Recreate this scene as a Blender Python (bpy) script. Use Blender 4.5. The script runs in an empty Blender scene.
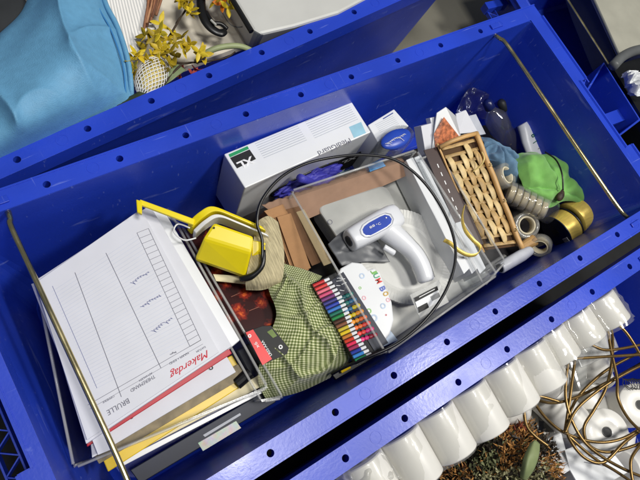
import bpy, bmesh, math, random
from mathutils import Vector, Matrix, noise
random.seed(7)
V = Vector
S = bpy.context.scene
COL = S.collection
# ---------------------------------------------------------------- camera
R = ((0.83377595, -0.48674734, 0.26056609), (-0.39981485, -0.85778836, -0.32302818), (0.38074367, 0.16515493, -0.90981213))
CP = V((-0.00442921, 0.06648079, 0.59138906)); FL = 550.95
cd = bpy.data.cameras.new("camera"); cam = bpy.data.objects.new("camera", cd); COL.objects.link(cam)
r0, r1, r2 = V(R[0]), -V(R[1]), -V(R[2])
cam.matrix_world = Matrix(((r0.x, r1.x, r2.x, CP.x), (r0.y, r1.y, r2.y, CP.y), (r0.z, r1.z, r2.z, CP.z), (0, 0, 0, 1)))
cd.sensor_width = 36; cd.lens = FL/640*36; cd.clip_start = .01; cd.clip_end = 100
S.camera = cam
# ---------------------------------------------------------------- light
wd = bpy.data.worlds.new("World"); S.world = wd; wd.use_nodes = True
bg = wd.node_tree.nodes["Background"]; bg.inputs[0].default_value = (.80, .88, 1, 1); bg.inputs[1].default_value = .14
def area(name, loc, target, size, power, col):
    l = bpy.data.lights.new(name, 'AREA'); l.size = size; l.energy = power; l.color = col
    o = bpy.data.objects.new(name, l); COL.objects.link(o); o.location = loc
    o.rotation_euler = (V(target)-V(loc)).to_track_quat('-Z', 'Y').to_euler(); return o
area("ceiling_lamp", (1.22, -.42, 1.7), (.3, .15, -.1), .30, 26, (1, .97, .90))
area("ceiling_lamp", (.30, -.10, 2.1), (.3, .15, -.1), .34, 25, (1, .98, .95))
S.view_settings.view_transform = 'Standard'; S.view_settings.look = 'None'; S.view_settings.exposure = 0
S.view_settings.gamma = 1
S.cycles.max_bounces = 10; S.cycles.transparent_max_bounces = 24; S.cycles.use_denoising = True
S.cycles.caustics_reflective = False; S.cycles.caustics_refractive = False

# ---------------------------------------------------------------- helpers
def ray(px, py):
    c = V(((px-320)/FL, (py-240)/FL, 1))
    return V([sum(R[i][j]*c[i] for i in range(3)) for j in range(3)])
def at(px, py, z=0.):
    d = ray(px, py); return CP + d*((z-CP.z)/d.z)
def at_y(px, py, y):
    d = ray(px, py); return CP + d*((y-CP.y)/d.y)
def srgb(r, g, b):
    f = lambda c: c/12.92 if c <= .04045 else ((c+.055)/1.055)**2.4
    return (f(r/255), f(g/255), f(b/255), 1)
MATS = {}
def mat(name, col, rough=.5, metal=0, var=.12, scale=40, bump=0, bscale=300, spec=.5, rvar=0, trans=0, sheen=0, stretch=None, coat=0):
    if name in MATS: return MATS[name]
    m = bpy.data.materials.new(name); m.use_nodes = True; nt = m.node_tree; N = nt.nodes; L = nt.links
    p = N["Principled BSDF"]; c = srgb(*col)
    p.inputs["Roughness"].default_value = rough; p.inputs["Metallic"].default_value = metal
    p.inputs["Specular IOR Level"].default_value = spec
    p.inputs["Transmission Weight"].default_value = trans
    p.inputs["Sheen Weight"].default_value = sheen
    p.inputs["Coat Weight"].default_value = coat
    tc = N.new("ShaderNodeTexCoord"); src = tc.outputs["Object"]
    if stretch:
        mp = N.new("ShaderNodeMapping"); mp.inputs["Scale"].default_value = stretch; L.new(src, mp.inputs[0]); src = mp.outputs[0]
    n = N.new("ShaderNodeTexNoise"); n.inputs["Scale"].default_value = scale; n.inputs["Detail"].default_value = 5; L.new(src, n.inputs["Vector"])
    r = N.new("ShaderNodeValToRGB"); r.color_ramp.elements[0].position = .3; r.color_ramp.elements[1].position = .7
    r.color_ramp.elements[0].color = (c[0]*(1-var), c[1]*(1-var), c[2]*(1-var), 1)
    r.color_ramp.elements[1].color = (min(1, c[0]*(1+var)), min(1, c[1]*(1+var)), min(1, c[2]*(1+var)), 1)
    L.new(n.outputs[0], r.inputs[0]); L.new(r.outputs[0], p.inputs["Base Color"])
    if rvar:
        mr = N.new("ShaderNodeMapRange"); mr.inputs[1].default_value = .3; mr.inputs[2].default_value = .7
        mr.inputs[3].default_value = max(0, rough-rvar); mr.inputs[4].default_value = rough+rvar
        n3 = N.new("ShaderNodeTexNoise"); n3.inputs["Scale"].default_value = scale*.6; n3.inputs["Detail"].default_value = 8; L.new(src, n3.inputs["Vector"])
        L.new(n3.outputs[0], mr.inputs[0]); L.new(mr.outputs[0], p.inputs["Roughness"])
    if bump:
        b = N.new("ShaderNodeBump"); b.inputs["Strength"].default_value = bump; b.inputs["Distance"].default_value = .001
        n2 = N.new("ShaderNodeTexNoise"); n2.inputs["Scale"].default_value = bscale; n2.inputs["Detail"].default_value = 3; L.new(src, n2.inputs["Vector"])
        L.new(n2.outputs[0], b.inputs["Height"]); L.new(b.outputs[0], p.inputs["Normal"])
    MATS[name] = m; return m
def clear(name, tint=(.96, .97, .98), rough=.06, base=.04, haze=0., bump=.25):
    """thin clear plastic: transparent mixed with a fresnel reflection and a little milky scatter"""
    if name in MATS: return MATS[name]
    m = bpy.data.materials.new(name); m.use_nodes = True; nt = m.node_tree; N = nt.nodes; L = nt.links
    N.remove(N["Principled BSDF"]); out = N["Material Output"]
    t = N.new("ShaderNodeBsdfTransparent"); t.inputs[0].default_value = (*tint, 1)
    g = N.new("ShaderNodeBsdfGlossy"); g.inputs["Roughness"].default_value = rough
    d = N.new("ShaderNodeBsdfDiffuse"); d.inputs[0].default_value = (.85, .84, .80, 1)
    lw = N.new("ShaderNodeLayerWeight"); lw.inputs[0].default_value = .5; pw = N.new("ShaderNodeMath"); pw.operation = 'POWER'; pw.inputs[1].default_value = 3.5
    f = N.new("ShaderNodeMath"); f.operation = 'MULTIPLY_ADD'; f.inputs[1].default_value = .45; f.inputs[2].default_value = base; L.new(lw.outputs["Facing"], pw.inputs[0]); L.new(pw.outputs[0], f.inputs[0])
    n = N.new("ShaderNodeTexNoise"); n.inputs["Scale"].default_value = 60; tc = N.new("ShaderNodeTexCoord"); L.new(tc.outputs["Object"], n.inputs["Vector"])
    b = N.new("ShaderNodeBump"); b.inputs["Strength"].default_value = bump; b.inputs["Distance"].default_value = .002; L.new(n.outputs[0], b.inputs["Height"])
    L.new(b.outputs[0], g.inputs["Normal"])
    x = N.new("ShaderNodeMixShader"); y = N.new("ShaderNodeMixShader"); y.inputs[0].default_value = haze
    L.new(t.outputs[0], y.inputs[1]); L.new(d.outputs[0], y.inputs[2])
    L.new(f.outputs[0], x.inputs[0]); L.new(y.outputs[0], x.inputs[1]); L.new(g.outputs[0], x.inputs[2]); L.new(x.outputs[0], out.inputs[0])
    MATS[name] = m; return m

def scuffs(m):
    nt = m.node_tree; N = nt.nodes; L = nt.links; p = N["Principled BSDF"]; src = p.inputs["Base Color"].links[0].from_socket
    tc = N.new("ShaderNodeTexCoord"); prev = src
    for sc_, rot_, lo_ in (((14, 260, 60), .3, .66), ((220, 12, 60), -.4, .67), ((30, 30, 30), .9, .70)):
        mp = N.new("ShaderNodeMapping"); mp.inputs["Scale"].default_value = sc_; mp.inputs["Rotation"].default_value = (0, 0, rot_); L.new(tc.outputs["Object"], mp.inputs[0])
        n = N.new("ShaderNodeTexNoise"); n.inputs["Scale"].default_value = 1; n.inputs["Detail"].default_value = 6; L.new(mp.outputs[0], n.inputs["Vector"])
        r = N.new("ShaderNodeMapRange"); r.inputs[1].default_value = lo_; r.inputs[2].default_value = lo_+.07; r.inputs[4].default_value = .5; L.new(n.outputs[0], r.inputs[0])
        x = N.new("ShaderNodeMix"); x.data_type = 'RGBA'; L.new(r.outputs[0], x.inputs[0]); L.new(prev, x.inputs[6]); x.inputs[7].default_value = srgb(128, 146, 222); prev = x.outputs[2]
    L.new(prev, p.inputs["Base Color"])
class MB:
    def __init__(s): s.v = []; s.f = []; s.uv = None
    def add(s, vs, fs):
        k = len(s.v); s.v += [V(a) for a in vs]; s.f += [[k+i for i in f] for f in fs]; return s
    def box(s, c, d, rot=None):
        hx, hy, hz = d[0]/2, d[1]/2, d[2]/2; c = V(c)
        vs = [V((sx*hx, sy*hy, sz*hz)) for sz in (-1, 1) for sy in (-1, 1) for sx in (-1, 1)]
        if rot is not None: vs = [rot @ a for a in vs]
        return s.add([a+c for a in vs], [(0, 2, 3, 1), (4, 5, 7, 6), (0, 1, 5, 4), (2, 6, 7, 3), (0, 4, 6, 2), (1, 3, 7, 5)])
    def slab(s, top, th, down=None):
        top = [V(a) for a in top]; n = (top[1]-top[0]).cross(top[-1]-top[0]).normalized()
        if n.z < 0: top = top[::-1]; n = -n
        dn = V(down)*th if down is not None else -n*th
        k = len(top); return s.add(top+[a+dn for a in top], [list(range(k)), list(range(2*k-1, k-1, -1))]+[(i, k+i, k+(i+1) % k, (i+1) % k) for i in range(k)])
    def tube(s, pts, r, seg=10, closed=False, flat=1.):
        pts = [V(p) for p in pts]; n = len(pts); rs = r if isinstance(r, (list, tuple)) else [r]*n
        k0 = len(s.v); up = V((0, 0, 1)); prev = None
        for i in range(n):
            a = pts[i-1] if (i > 0 or closed) else pts[0]; b = pts[(i+1) % n] if (i < n-1 or closed) else pts[-1]
            t = (b-a).normalized()
            if prev is None: prev = t.orthogonal().normalized() if abs(t.dot(up)) > .95 else up
            x = (prev-t*prev.dot(t)).normalized(); y = t.cross(x); prev = x
            for j in range(seg):
                q = 2*math.pi*j/seg; s.v.append(pts[i]+x*(math.cos(q)*rs[i]*flat)+y*(math.sin(q)*rs[i]))
        for i in range(n if closed else n-1):
            a = k0+i*seg; b = k0+((i+1) % n)*seg
            for j in range(seg): s.f.append([a+j, a+(j+1) % seg, b+(j+1) % seg, b+j])
        if not closed:
            s.f.append([k0+j for j in range(seg)][::-1]); s.f.append([k0+(n-1)*seg+j for j in range(seg)])
        return s
    def lathe(s, o, ax, prof, seg=32, closed=False):
        """prof: list of (r, h) along axis ax from o"""
        o = V(o); ax = V(ax).normalized(); x = ax.orthogonal().normalized(); y = ax.cross(x); k0 = len(s.v)
        for r, h in prof:
            for j in range(seg):
                q = 2*math.pi*j/seg; s.v.append(o+ax*h+(x*math.cos(q)+y*math.sin(q))*r)
        n = len(prof)
        for i in range(n if closed else n-1):
            a = k0+i*seg; b = k0+((i+1) % n)*seg
            for j in range(seg): s.f.append([a+j, a+(j+1) % seg, b+(j+1) % seg, b+j])
        if not closed:
            s.f.append([k0+j for j in range(seg)][::-1]); s.f.append([k0+(n-1)*seg+j for j in range(seg)])
        return s
    def ring(s, o, ax, ri, ro, h, seg=32):
        b = .08*h
        return s.lathe(o, ax, [(ri, b), (ri+b, 0), (ro-b, 0), (ro, b), (ro, h-b), (ro-b, h), (ri+b, h), (ri, h-b)], seg, True)
    def ico(s, c, rx, ry, rz, rot=None, sub=2):
        bm = bmesh.new(); bmesh.ops.create_icosphere(bm, subdivisions=sub, radius=1)
        m = rot or Matrix.Identity(3); c = V(c)
        s.add([c+m @ V((v.co.x*rx, v.co.y*ry, v.co.z*rz)) for v in bm.verts], [[v.index for v in f.verts] for f in bm.faces]); bm.free(); return s

def basis(x, up):
    x = V(x).normalized(); z = V(up); z = (z-x*z.dot(x)).normalized(); y = z.cross(x)
    return Matrix(((x.x, y.x, z.x), (x.y, y.y, z.y), (x.z, y.z, z.z)))
def wpos(o): return V(o['_w']) if '_w' in o else V((0, 0, 0))
def obj(name, mb, m, parent=None, smooth=False, bevel=0, solid=0, subd=0, label=None, keep=None):
    vs = mb.v; lo = V([min(v[i] for v in vs) for i in range(3)]); hi = V([max(v[i] for v in vs) for i in range(3)])
    o0 = V(((lo.x+hi.x)/2, (lo.y+hi.y)/2, lo.z)) if keep is None else V(keep)
    me = bpy.data.meshes.new(name); me.from_pydata([v-o0 for v in vs], [], mb.f)
    if mb.uv:
        ul = me.uv_layers.new(name="UVMap")
        for l in me.loops: ul.data[l.index].uv = mb.uv[l.vertex_index]
    bm = bmesh.new(); bm.from_mesh(me); bmesh.ops.recalc_face_normals(bm, faces=bm.faces); bm.to_mesh(me); bm.free()
    ms = m if isinstance(m, list) else [m]
    for q in ms: me.materials.append(q)
    if smooth:
        me.shade_smooth()
    o = bpy.data.objects.new(name, me); COL.objects.link(o); o.location = o0; o['_w'] = tuple(o0)
    if parent is not None: o.parent = parent; o.location = o0-wpos(parent)
    if solid:
        q = o.modifiers.new("solid", 'SOLIDIFY'); q.thickness = solid; q.offset = -1
    if bevel:
        q = o.modifiers.new("bevel", 'BEVEL'); q.width = bevel; q.segments = 2; q.limit_method = 'ANGLE'; q.angle_limit = math.radians(40)
    if subd:
        q = o.modifiers.new("sub", 'SUBSURF'); q.levels = subd; q.render_levels = subd
    if label: o['label'] = label
    return o
def tag(o, label, cat, group=None, kind=None):
    if label: o['label'] = label
    if cat: o['category'] = cat
    if group: o['group'] = group
    if kind: o['kind'] = kind
    return o
def thing(name, label, cat, loc, group=None):
    o = bpy.data.objects.new(name, None); COL.objects.link(o); o.location = loc; o['_w'] = tuple(loc); o.empty_display_size = .01
    return tag(o, label, cat, group)
def copy_tree(o, parent=None, loc=None):
    c = o.copy(); COL.objects.link(c); c.parent = parent
    if loc is not None: c.location = loc; c['_w'] = tuple(loc)
    for ch in o.children: copy_tree(ch, c)
    return c
def grid(mb, A, B, C, D, n, m, f=None):
    """bilinear grid over corners A B C D (world)"""
    k = len(mb.v)
    for j in range(m+1):
        for i in range(n+1):
            u, v = i/n, j/m; p = (A*(1-u)+B*u)*(1-v)+(D*(1-u)+C*u)*v
            mb.v.append(p+(f(u, v) if f else V((0, 0, 0))))
    for j in range(m):
        for i in range(n): a = k+j*(n+1)+i; mb.f.append([a, a+1, a+n+2, a+n+1])
    return mb
def cr(p, t):
    n = len(p)-1; x = t*n; i = min(int(x), n-1); u = x-i
    a, b, c, d = p[max(i-1, 0)], p[i], p[i+1], p[min(i+2, n)]
    return (b*2+(c-a)*u+(a*2-b*5+c*4-d)*u*u+(b*3-a-c*3+d)*u*u*u)*.5
def spline(pts, n): return [cr(pts, i/(n-1)) for i in range(n)]
def pxs(l): return [at(*p) for p in l]
def patch(rows, n=60, m=60, amp=.002, freq=40, seed=0, ridge=0, rfreq=18, fold=None):
    """cloth through a control grid of (px,py,z)"""
    G = [pxs(r) for r in rows]; mb = MB()
    cols = [spline(r, n) for r in G]
    P = [[cr([c[i] for c in cols], j/(m-1)) for i in range(n)] for j in range(m)]
    su = sum((P[m//2][i+1]-P[m//2][i]).length for i in range(n-1)); sv = sum((P[j+1][n//2]-P[j][n//2]).length for j in range(m-1))
    mb.uv = []
    for j in range(m):
        for i in range(n):
            p = P[j][i]; q = p*freq+V((seed, 0, 0))
            eg = min(1, 6*min(i, n-1-i)/n+.15)*min(1, 6*min(j, m-1-j)/m+.15); d = noise.noise(q)*amp*eg + noise.noise(q*2.3)*amp*.4*eg
            if ridge:
                w = 1-abs(noise.noise(V((p.x*rfreq+seed*3, p.y*rfreq*.7, seed))))*2
                w2 = 1-abs(noise.noise(V((p.y*rfreq*1.4+seed, p.x*rfreq*1.1-4, seed*2))))*2
                d += (max(0, w)**7+.6*max(0, w2)**7)*ridge*eg
            if fold:
                kx, nf, fa_, R_ = fold; e_ = p-kx; th_ = math.atan2(e_.y, e_.x); rr_ = min(1.2, V((e_.x, e_.y)).length/R_)
                w_ = abs(math.sin(th_*nf/2+1.8*noise.noise(V((th_*1.5, rr_*2, seed)))+seed)); w_ = w_**.7; mg = min(1, 5*min(i, n-1-i)/n+.25)*min(1, 5*min(j, m-1-j)/m+.25)
                d += mg*fa_*(.25+rr_)*(w_-.5)*min(1, rr_*3)+fa_*.35*noise.noise(q*2.2)
            mb.v.append(p+V((0, 0, d))); mb.uv.append((su*i/(n-1), sv*j/(m-1)))
    for j in range(m-1):
        for i in range(n-1): a = j*n+i; mb.f.append([a, a+1, a+n+1, a+n])
    return mb
def ribbon(pts, w, dirs=None, n=40, up=None):
    P = spline([V(p) for p in pts], n); mb = MB()
    for i, p in enumerate(P):
        t = (P[min(i+1, n-1)]-P[max(i-1, 0)]).normalized(); d = V(dirs) if dirs else V((0, 0, 1))
        if up: d = t.cross(V(up)).normalized()
        mb.v += [p-d*w/2, p+d*w/2]
    for i in range(n-1): mb.f.append([2*i, 2*i+1, 2*i+3, 2*i+2])
    return mb
def text3(parent, s, o, x, up, w, h, m, name="lettering", shear=0, mid=False, bold=0):
    c = bpy.data.curves.new("t", 'FONT'); c.body = s; c.shear = shear; c.resolution_u = 2; c.offset = bold
    t = bpy.data.objects.new("t", c); COL.objects.link(t)
    dg = bpy.context.evaluated_depsgraph_get(); me = bpy.data.meshes.new_from_object(t.evaluated_get(dg)); bpy.data.objects.remove(t); bpy.data.curves.remove(c)
    xs = [v.co.x for v in me.vertices]; ys = [v.co.y for v in me.vertices]; x0, x1, y0, y1 = min(xs), max(xs), min(ys), max(ys)
    X = V(x).normalized(); U = V(up); U = (U-X*U.dot(X)).normalized(); o = V(o)
    mb = MB(); mb.add([o+X*((v.co.x-x0)/(x1-x0)*w)+U*((v.co.y-y0)/(y1-y0)*h) for v in me.vertices], [list(p.vertices) for p in me.polygons])
    bpy.data.meshes.remove(me); return obj(name, mb, m, parent)
def textp(parent, s, p1, p2, z, h, m, dz=.0006, **k):
    a, b = at(*p1, z), at(*p2, z); x = b-a; up = V((0, 0, 1)).cross(x)
    return text3(parent, s, a+V((0, 0, dz)), x, up, x.length, h, m, **k)
def decal(name, pts, z, m, parent, dz=.0003, th=.0002):
    return obj(name, MB().slab([at(*p, z)+V((0, 0, dz)) for p in pts], th), m, parent)
def lines(name, segs, z, w, m, parent, dz=.0004):
    mb = MB()
    for a, b in segs:
        A, B = at(*a, z)+V((0, 0, dz)), at(*b, z)+V((0, 0, dz)); n = (B-A).normalized().cross(V((0, 0, 1)))*w/2
        mb.add([A-n, B-n, B+n, A+n], [(0, 1, 2, 3)])
    return obj(name, mb, m, parent)

# ---------------------------------------------------------------- materials
BLUE = mat("crate_blue", (36, 66, 190), .33, var=.13, scale=9, bump=.12, bscale=260, rvar=.14)
WHITE = mat("white_paper", (214, 215, 222), .6, var=.03, scale=30)
WHITE2 = mat("white_plastic", (228, 228, 228), .3, var=.03, scale=20)
CARDW = mat("white_card", (226, 228, 230), .35, var=.03, scale=20)
BLACK = mat("black_plastic", (16, 16, 18), .35, var=.2)
BLACKP = mat("black_print", (14, 14, 16), .6)
INK = mat("grey_ink", (118, 118, 130), .8)
INKB = mat("blue_ink", (110, 116, 160), .8)
RULE = mat("ruled_line", (196, 202, 216), .8)
REDM = mat("red_folder", (178, 16, 38), .4, var=.08)
REDI = mat("red_ink", (205, 16, 44), .7)
YEL = mat("yellow_plastic", (236, 214, 12), .38, var=.05, scale=20)
YELF = mat("yellow_folder", (226, 190, 20), .35, var=.06)
CREAM = mat("cream", (230, 218, 176), .5, var=.05)
GOLDW = mat("bail_steel", (214, 200, 152), .24, metal=1, var=.2, scale=60, rvar=.1)
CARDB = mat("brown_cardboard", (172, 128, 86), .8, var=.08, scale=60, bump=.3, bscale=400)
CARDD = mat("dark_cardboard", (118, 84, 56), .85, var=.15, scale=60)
NAVY = mat("navy_card", (18, 26, 48), .5)
GREEN = mat("green_cloth", (124, 184, 92), .85, var=.05, scale=80, bump=.4, bscale=900, sheen=.3)
TEAL = mat("blue_grey_cloth", (96, 130, 158), .85, var=.08, scale=60, bump=.4, bscale=900, sheen=.2)
BAG = mat("light_blue_fabric", (100, 158, 196), .55, var=.07, scale=120, bump=.5, bscale=900)
BAGD = mat("blue_binding", (60, 128, 184), .8, var=.08, scale=100)
GOLDR = mat("gold_ribbon", (246, 212, 104), .36, metal=.3, var=.12, scale=30, stretch=(1, 12, 12))
BAMB = mat("bamboo", (202, 160, 102), .5, var=.2, scale=40)
WICK = mat("wicker_strip", (212, 186, 134), .5, var=.28, scale=60, bump=.5, bscale=300)
WICK2 = mat("wicker_strip_dark", (182, 150, 98), .55, var=.28, scale=60, bump=.5, bscale=300)
FILM = mat("brown_strip", (70, 54, 52), .4, var=.1)
PURP = mat("purple_nitrile", (62, 60, 168), .55, var=.15, scale=80, bump=.5, bscale=200)
SILV = mat("silver_tin", (222, 222, 216), .3, metal=.45, var=.22, scale=7, rvar=.12, bump=1, bscale=14)
GREY = mat("grey_plastic", (110, 112, 112), .5)
DGREY = mat("dark_grey", (46, 48, 50), .5)
CLR = clear("clear_plastic", haze=.03, bump=.06, rough=.12)
CLRM = clear("milky_plastic", tint=(.95, .96, .97), rough=.2, haze=.28, bump=.03)
CLRD = clear("dark_clear", tint=(.78, .80, .86), rough=.05, haze=.01)
WRAP = clear("shrink_wrap", tint=(.97, .97, .97), rough=.12, haze=.03)
FLOORM = mat("floor_vinyl", (120, 117, 104), .6, var=.10, scale=8, bump=.2, bscale=200)

scuffs(BLUE)
# ---------------------------------------------------------------- ground
f = obj("floor", MB().add([(-6, -6, -.286), (6, -6, -.286), (6, 6, -.286), (-6, 6, -.286)], [(0, 1, 2, 3)]), FLOORM, keep=(0, 0, -.286)); tag(f, None, None, kind='structure')
f = obj('gap_shade_sheet', MB().box((.2, -.25, -.2845), (2.0, 1.02, .003)), mat('gap_shade_black', (20, 20, 21), .85, var=.3)); tag(f, None, None, kind='structure')  # added black sheet: shade of the crate gaps put into its colour
for o_ in (): pass

# ---------------------------------------------------------------- crates
DEP = .278
def rrect(hx, hy, r, z, n=5):
    o = []
    for cx, cy, a in ((hx-r, hy-r, 0), (-hx+r, hy-r, 90), (-hx+r, -hy+r, 180), (hx-r, -hy+r, 270)):
        for i in range(n+1): q = math.radians(a+90*i/n); o.append(V((cx+r*math.cos(q), cy+r*math.sin(q), z)))
    return o
def make_crate(label, group, wl=-.368):
    t = thing("storage_crate", label, "crate", (0, 0, 0), group)
    ax, ay = .4215, .1680
    loops = [rrect(ax-.018, ay-.014, .03, .002), rrect(ax+.003, ay+.0035, .010, DEP-.012), rrect(ax+.003, ay+.0035, .006, DEP-.003),
             rrect(ax, ay, .005, DEP-.0005), rrect(ax-.001, ay-.001, .010, DEP-.03), rrect(ax-.018, ay-.013, .034, .018), rrect(ax-.026, ay-.021, .034, .008)]
    mb = MB(); n = len(loops[0])
    for l in loops: mb.v += l
    for i in range(len(loops)-1):
        for j in range(n): mb.f.append([i*n+j, i*n+(j+1) % n, (i+1)*n+(j+1) % n, (i+1)*n+j])
    mb.f.append(list(range(n))[::-1]); k = (len(loops)-1)*n; mb.f.append([k+j for j in range(n)])
    obj("shell", mb, BLUE, t, keep=(0, 0, 0), bevel=.001)
    # rim with real holes
    rm = MB(); z = DEP
    def plate(x0, x1, y0, y1, holes=()):
        """top skin of a strip with circular holes plus outer lip"""
        yc = (y0+y1)/2; hw = .0085; hr = .0040; xs = x0
        for h in holes:
            if h-hw > xs+1e-6: rm.add([(xs, y0, z), (h-hw, y0, z), (h-hw, y1, z), (xs, y1, z)], [(0, 1, 2, 3)])
            hy0, hy1 = yc-hw, yc+hw
            rm.add([(h-hw, y0, z), (h+hw, y0, z), (h+hw, hy0, z), (h-hw, hy0, z)], [(0, 1, 2, 3)])
            rm.add([(h-hw, hy1, z), (h+hw, hy1, z), (h+hw, y1, z), (h-hw, y1, z)], [(0, 1, 2, 3)])
            N_ = 24; sq = []; ci = []; cl = []
            for j in range(N_):
                q = 2*math.pi*j/N_; c, s_ = math.cos(q), math.sin(q); e = hw/max(abs(c), abs(s_))
                sq.append((h+c*e, yc+s_*e, z)); ci.append((h+c*hr, yc+s_*hr, z)); cl.append((h+c*hr, yc+s_*hr, z-.016))
            rm.add(sq+ci+cl, [(j, (j+1) % N_, N_+(j+1) % N_, N_+j) for j in range(N_)]+[(N_+j, N_+(j+1) % N_, 2*N_+(j+1) % N_, 2*N_+j) for j in range(N_)])
            xs = h+hw
        rm.add([(xs, y0, z), (x1, y0, z), (x1, y1, z), (xs, y1, z)], [(0, 1, 2, 3)])
    X = .446; hs = [(-.32+.08*i) for i in range(9)]
    for sg in (-1, 1):
        ya, yb = (sg*ay, sg*.1905); plate(-X, X, min(ya, yb), max(ya, yb), hs)
        rm.box((0, sg*.1912, z-.0115), (2*X+.003, .0022, .0245)); rm.box((0, sg*.1705, z-.0085), (2*X, .0022, .0135))
        rm.box((-X, sg*(ay+.0112), z-.0115), (.0022, .0215, .0225)); rm.box((X, sg*(ay+.0112), z-.0115), (.0022, .0215, .0225))
    for sx in (-1, 1):
        for ya, yb, xo in ((-ay, -.078, .446), (-.078, .046, .4325), (.046, ay, .446)):
            x0, x1 = sorted((sx*ax, sx*xo)); rm.add([(x0, ya, z), (x1, ya, z), (x1, yb, z), (x0, yb, z)], [(0, 1, 2, 3)])
            rm.box((sx*(xo+.0006), (ya+yb)/2, z-.012), (.0024, yb-ya+.0018, .0255))
            rm.box((sx*(xo+.001)+(sx*.001), (ya+yb)/2, z+.0002), (.0030, yb-ya, .003))
        for yy in (-.078, .046): rm.box((sx*.4395, yy, z-.012), (.0125, .0022, .0235))
    for i, xx in enumerate((-.27, -.12, .045, .2, .36)):      # shallow moulding rings
        for sg in (-1, 1): rm.ring((xx, sg*.1795, z-.0001), (0, 0, 1), .0062, .0068, .00035, 24)
    obj("rim", rm, BLUE, t, keep=(0, 0, z), bevel=.0007)
    for sx, xx in ((-1, wl), (1, .350)):
        pts = [(xx-sx*.003, .176, z-.007), (xx-sx*.003, .168, z-.006), (xx-sx*.002, .158, z-.003), (xx+sx*.0, .148, z-.001), (xx, .10, z), (xx, 0, z), (xx, -.10, z), (xx+sx*.002, -.150, z-.001), (xx+sx*.006, -.162, z-.003), (xx+sx*.012, -.168, z-.006), (xx+sx*.014, -.176, z-.007)]
        obj("bail_handle", MB().tube(spline([V(p) for p in pts], 60), .0030, 14), GOLDW, t, smooth=True)
        obj("handle_bracket", MB().box((xx+sx*.002, .1785, z+.0014), (.022, .008, .0028)), BLUE, t, bevel=.0006)
        obj("handle_bracket", MB().box((xx+sx*.010, -.1795, z+.0012), (.018, .006, .0024)), BLUE, t, bevel=.0006)
    def lattice(x0, x1, ya, yb, zz, n):
        mb = MB(); xo = lambda v, x: x
        mb.box((x0, (ya+yb)/2, zz), (.0022, yb-ya, .016)); mb.box((x1, (ya+yb)/2, zz), (.0022, yb-ya, .016))
        for i in range(n):
            a, b = ya+(yb-ya)*i/n, ya+(yb-ya)*(i+1)/n
            for (p, q) in (((x0, a), (x1, (a+b)/2)), ((x1, (a+b)/2), (x0, b))):
                d = V((q[0]-p[0], q[1]-p[1], 0)); mb.box(((p[0]+q[0])/2, (p[1]+q[1])/2, zz-.001), (d.length, .0016, .014), basis(d, (0, 0, 1)))
        return obj("grip_lattice", mb, BLUE, t, bevel=.0004)
    lattice(.4495, .4600, .040, .168, DEP-.016, 9)
    lattice(-.476, -.457, -.125, .125, DEP-.095, 9)
    for yy in (-.134, .134): obj("grip_lug", MB().box((-.4523, yy, DEP-.088), (.0545, .016, .034)), BLUE, t, bevel=.001)
    return t
def put(o, x, y, z, rz): o.location = (x, y, z); o.rotation_euler = (0, 0, rz)
crate = make_crate("blue plastic crate in the middle, filled with craft supplies, clear boxes and glove boxes", "blue bail handle crates")
put(crate, .32, .177, -DEP, 0)
c2 = copy_tree(crate, None); put(c2, .306, -.0495-.177, -DEP, 0); c2['label'] = "blue crate at the lower right holding white rolls, dried flowers and bronze wire"
ang = math.atan2(.0533, .4777); px_, py_ = math.cos(ang), math.sin(ang)
c3 = copy_tree(crate, None); put(c3, -.0158+.32*px_-.1795*py_, .3946+.32*py_+.1795*px_, -DEP-.0005, ang); c3['label'] = "blue crate behind, holding the light blue bag and yellow artificial flowers"
a1, a2 = at(568, 0, -.13), at(633, 102, -.13); an = math.atan2(a1.y-a2.y, a1.x-a2.x)-math.pi/2
c4 = make_crate("", "blue bail handle crates", -.325); ctr = V((a2.x, a2.y, 0))+V((math.cos(an), math.sin(an), 0))*.325+V((-math.sin(an), math.cos(an), 0))*.165
put(c4, ctr.x, ctr.y, -DEP, an); c4.scale = (1, 1, .532); c4['label'] = "blue crate at the upper right with a grey lidded box in it"
pk = [at(*p, -.105) for p in ((585, 92), (604, 62), (641, 120), (612, 142))]; pc_ = sum(pk, V())/4; mb = MB()
inn = [pc_+(p-pc_)*(1-.0045/(p-pc_).length) for p in pk]; dn_ = V((0, 0, -.09))
mb.add(pk+inn+[p+dn_ for p in inn]+[p+dn_-V((0, 0, .002)) for p in pk], [(i, (i+1) % 4, 4+(i+1) % 4, 4+i) for i in range(4)]+[(4+i, 4+(i+1) % 4, 8+(i+1) % 4, 8+i) for i in range(4)]+[(i, (i+1) % 4, 12+(i+1) % 4, 12+i) for i in range(4)]+[(8, 9, 10, 11), (12, 13, 14, 15)])
po = obj("corner_pocket", mb, BLUE, None, bevel=.0008); bpy.context.view_layer.update(); mw = po.matrix_world.copy(); po.parent = c4; po.matrix_parent_inverse = c4.matrix_world.inverted()
#SECTION2

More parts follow.
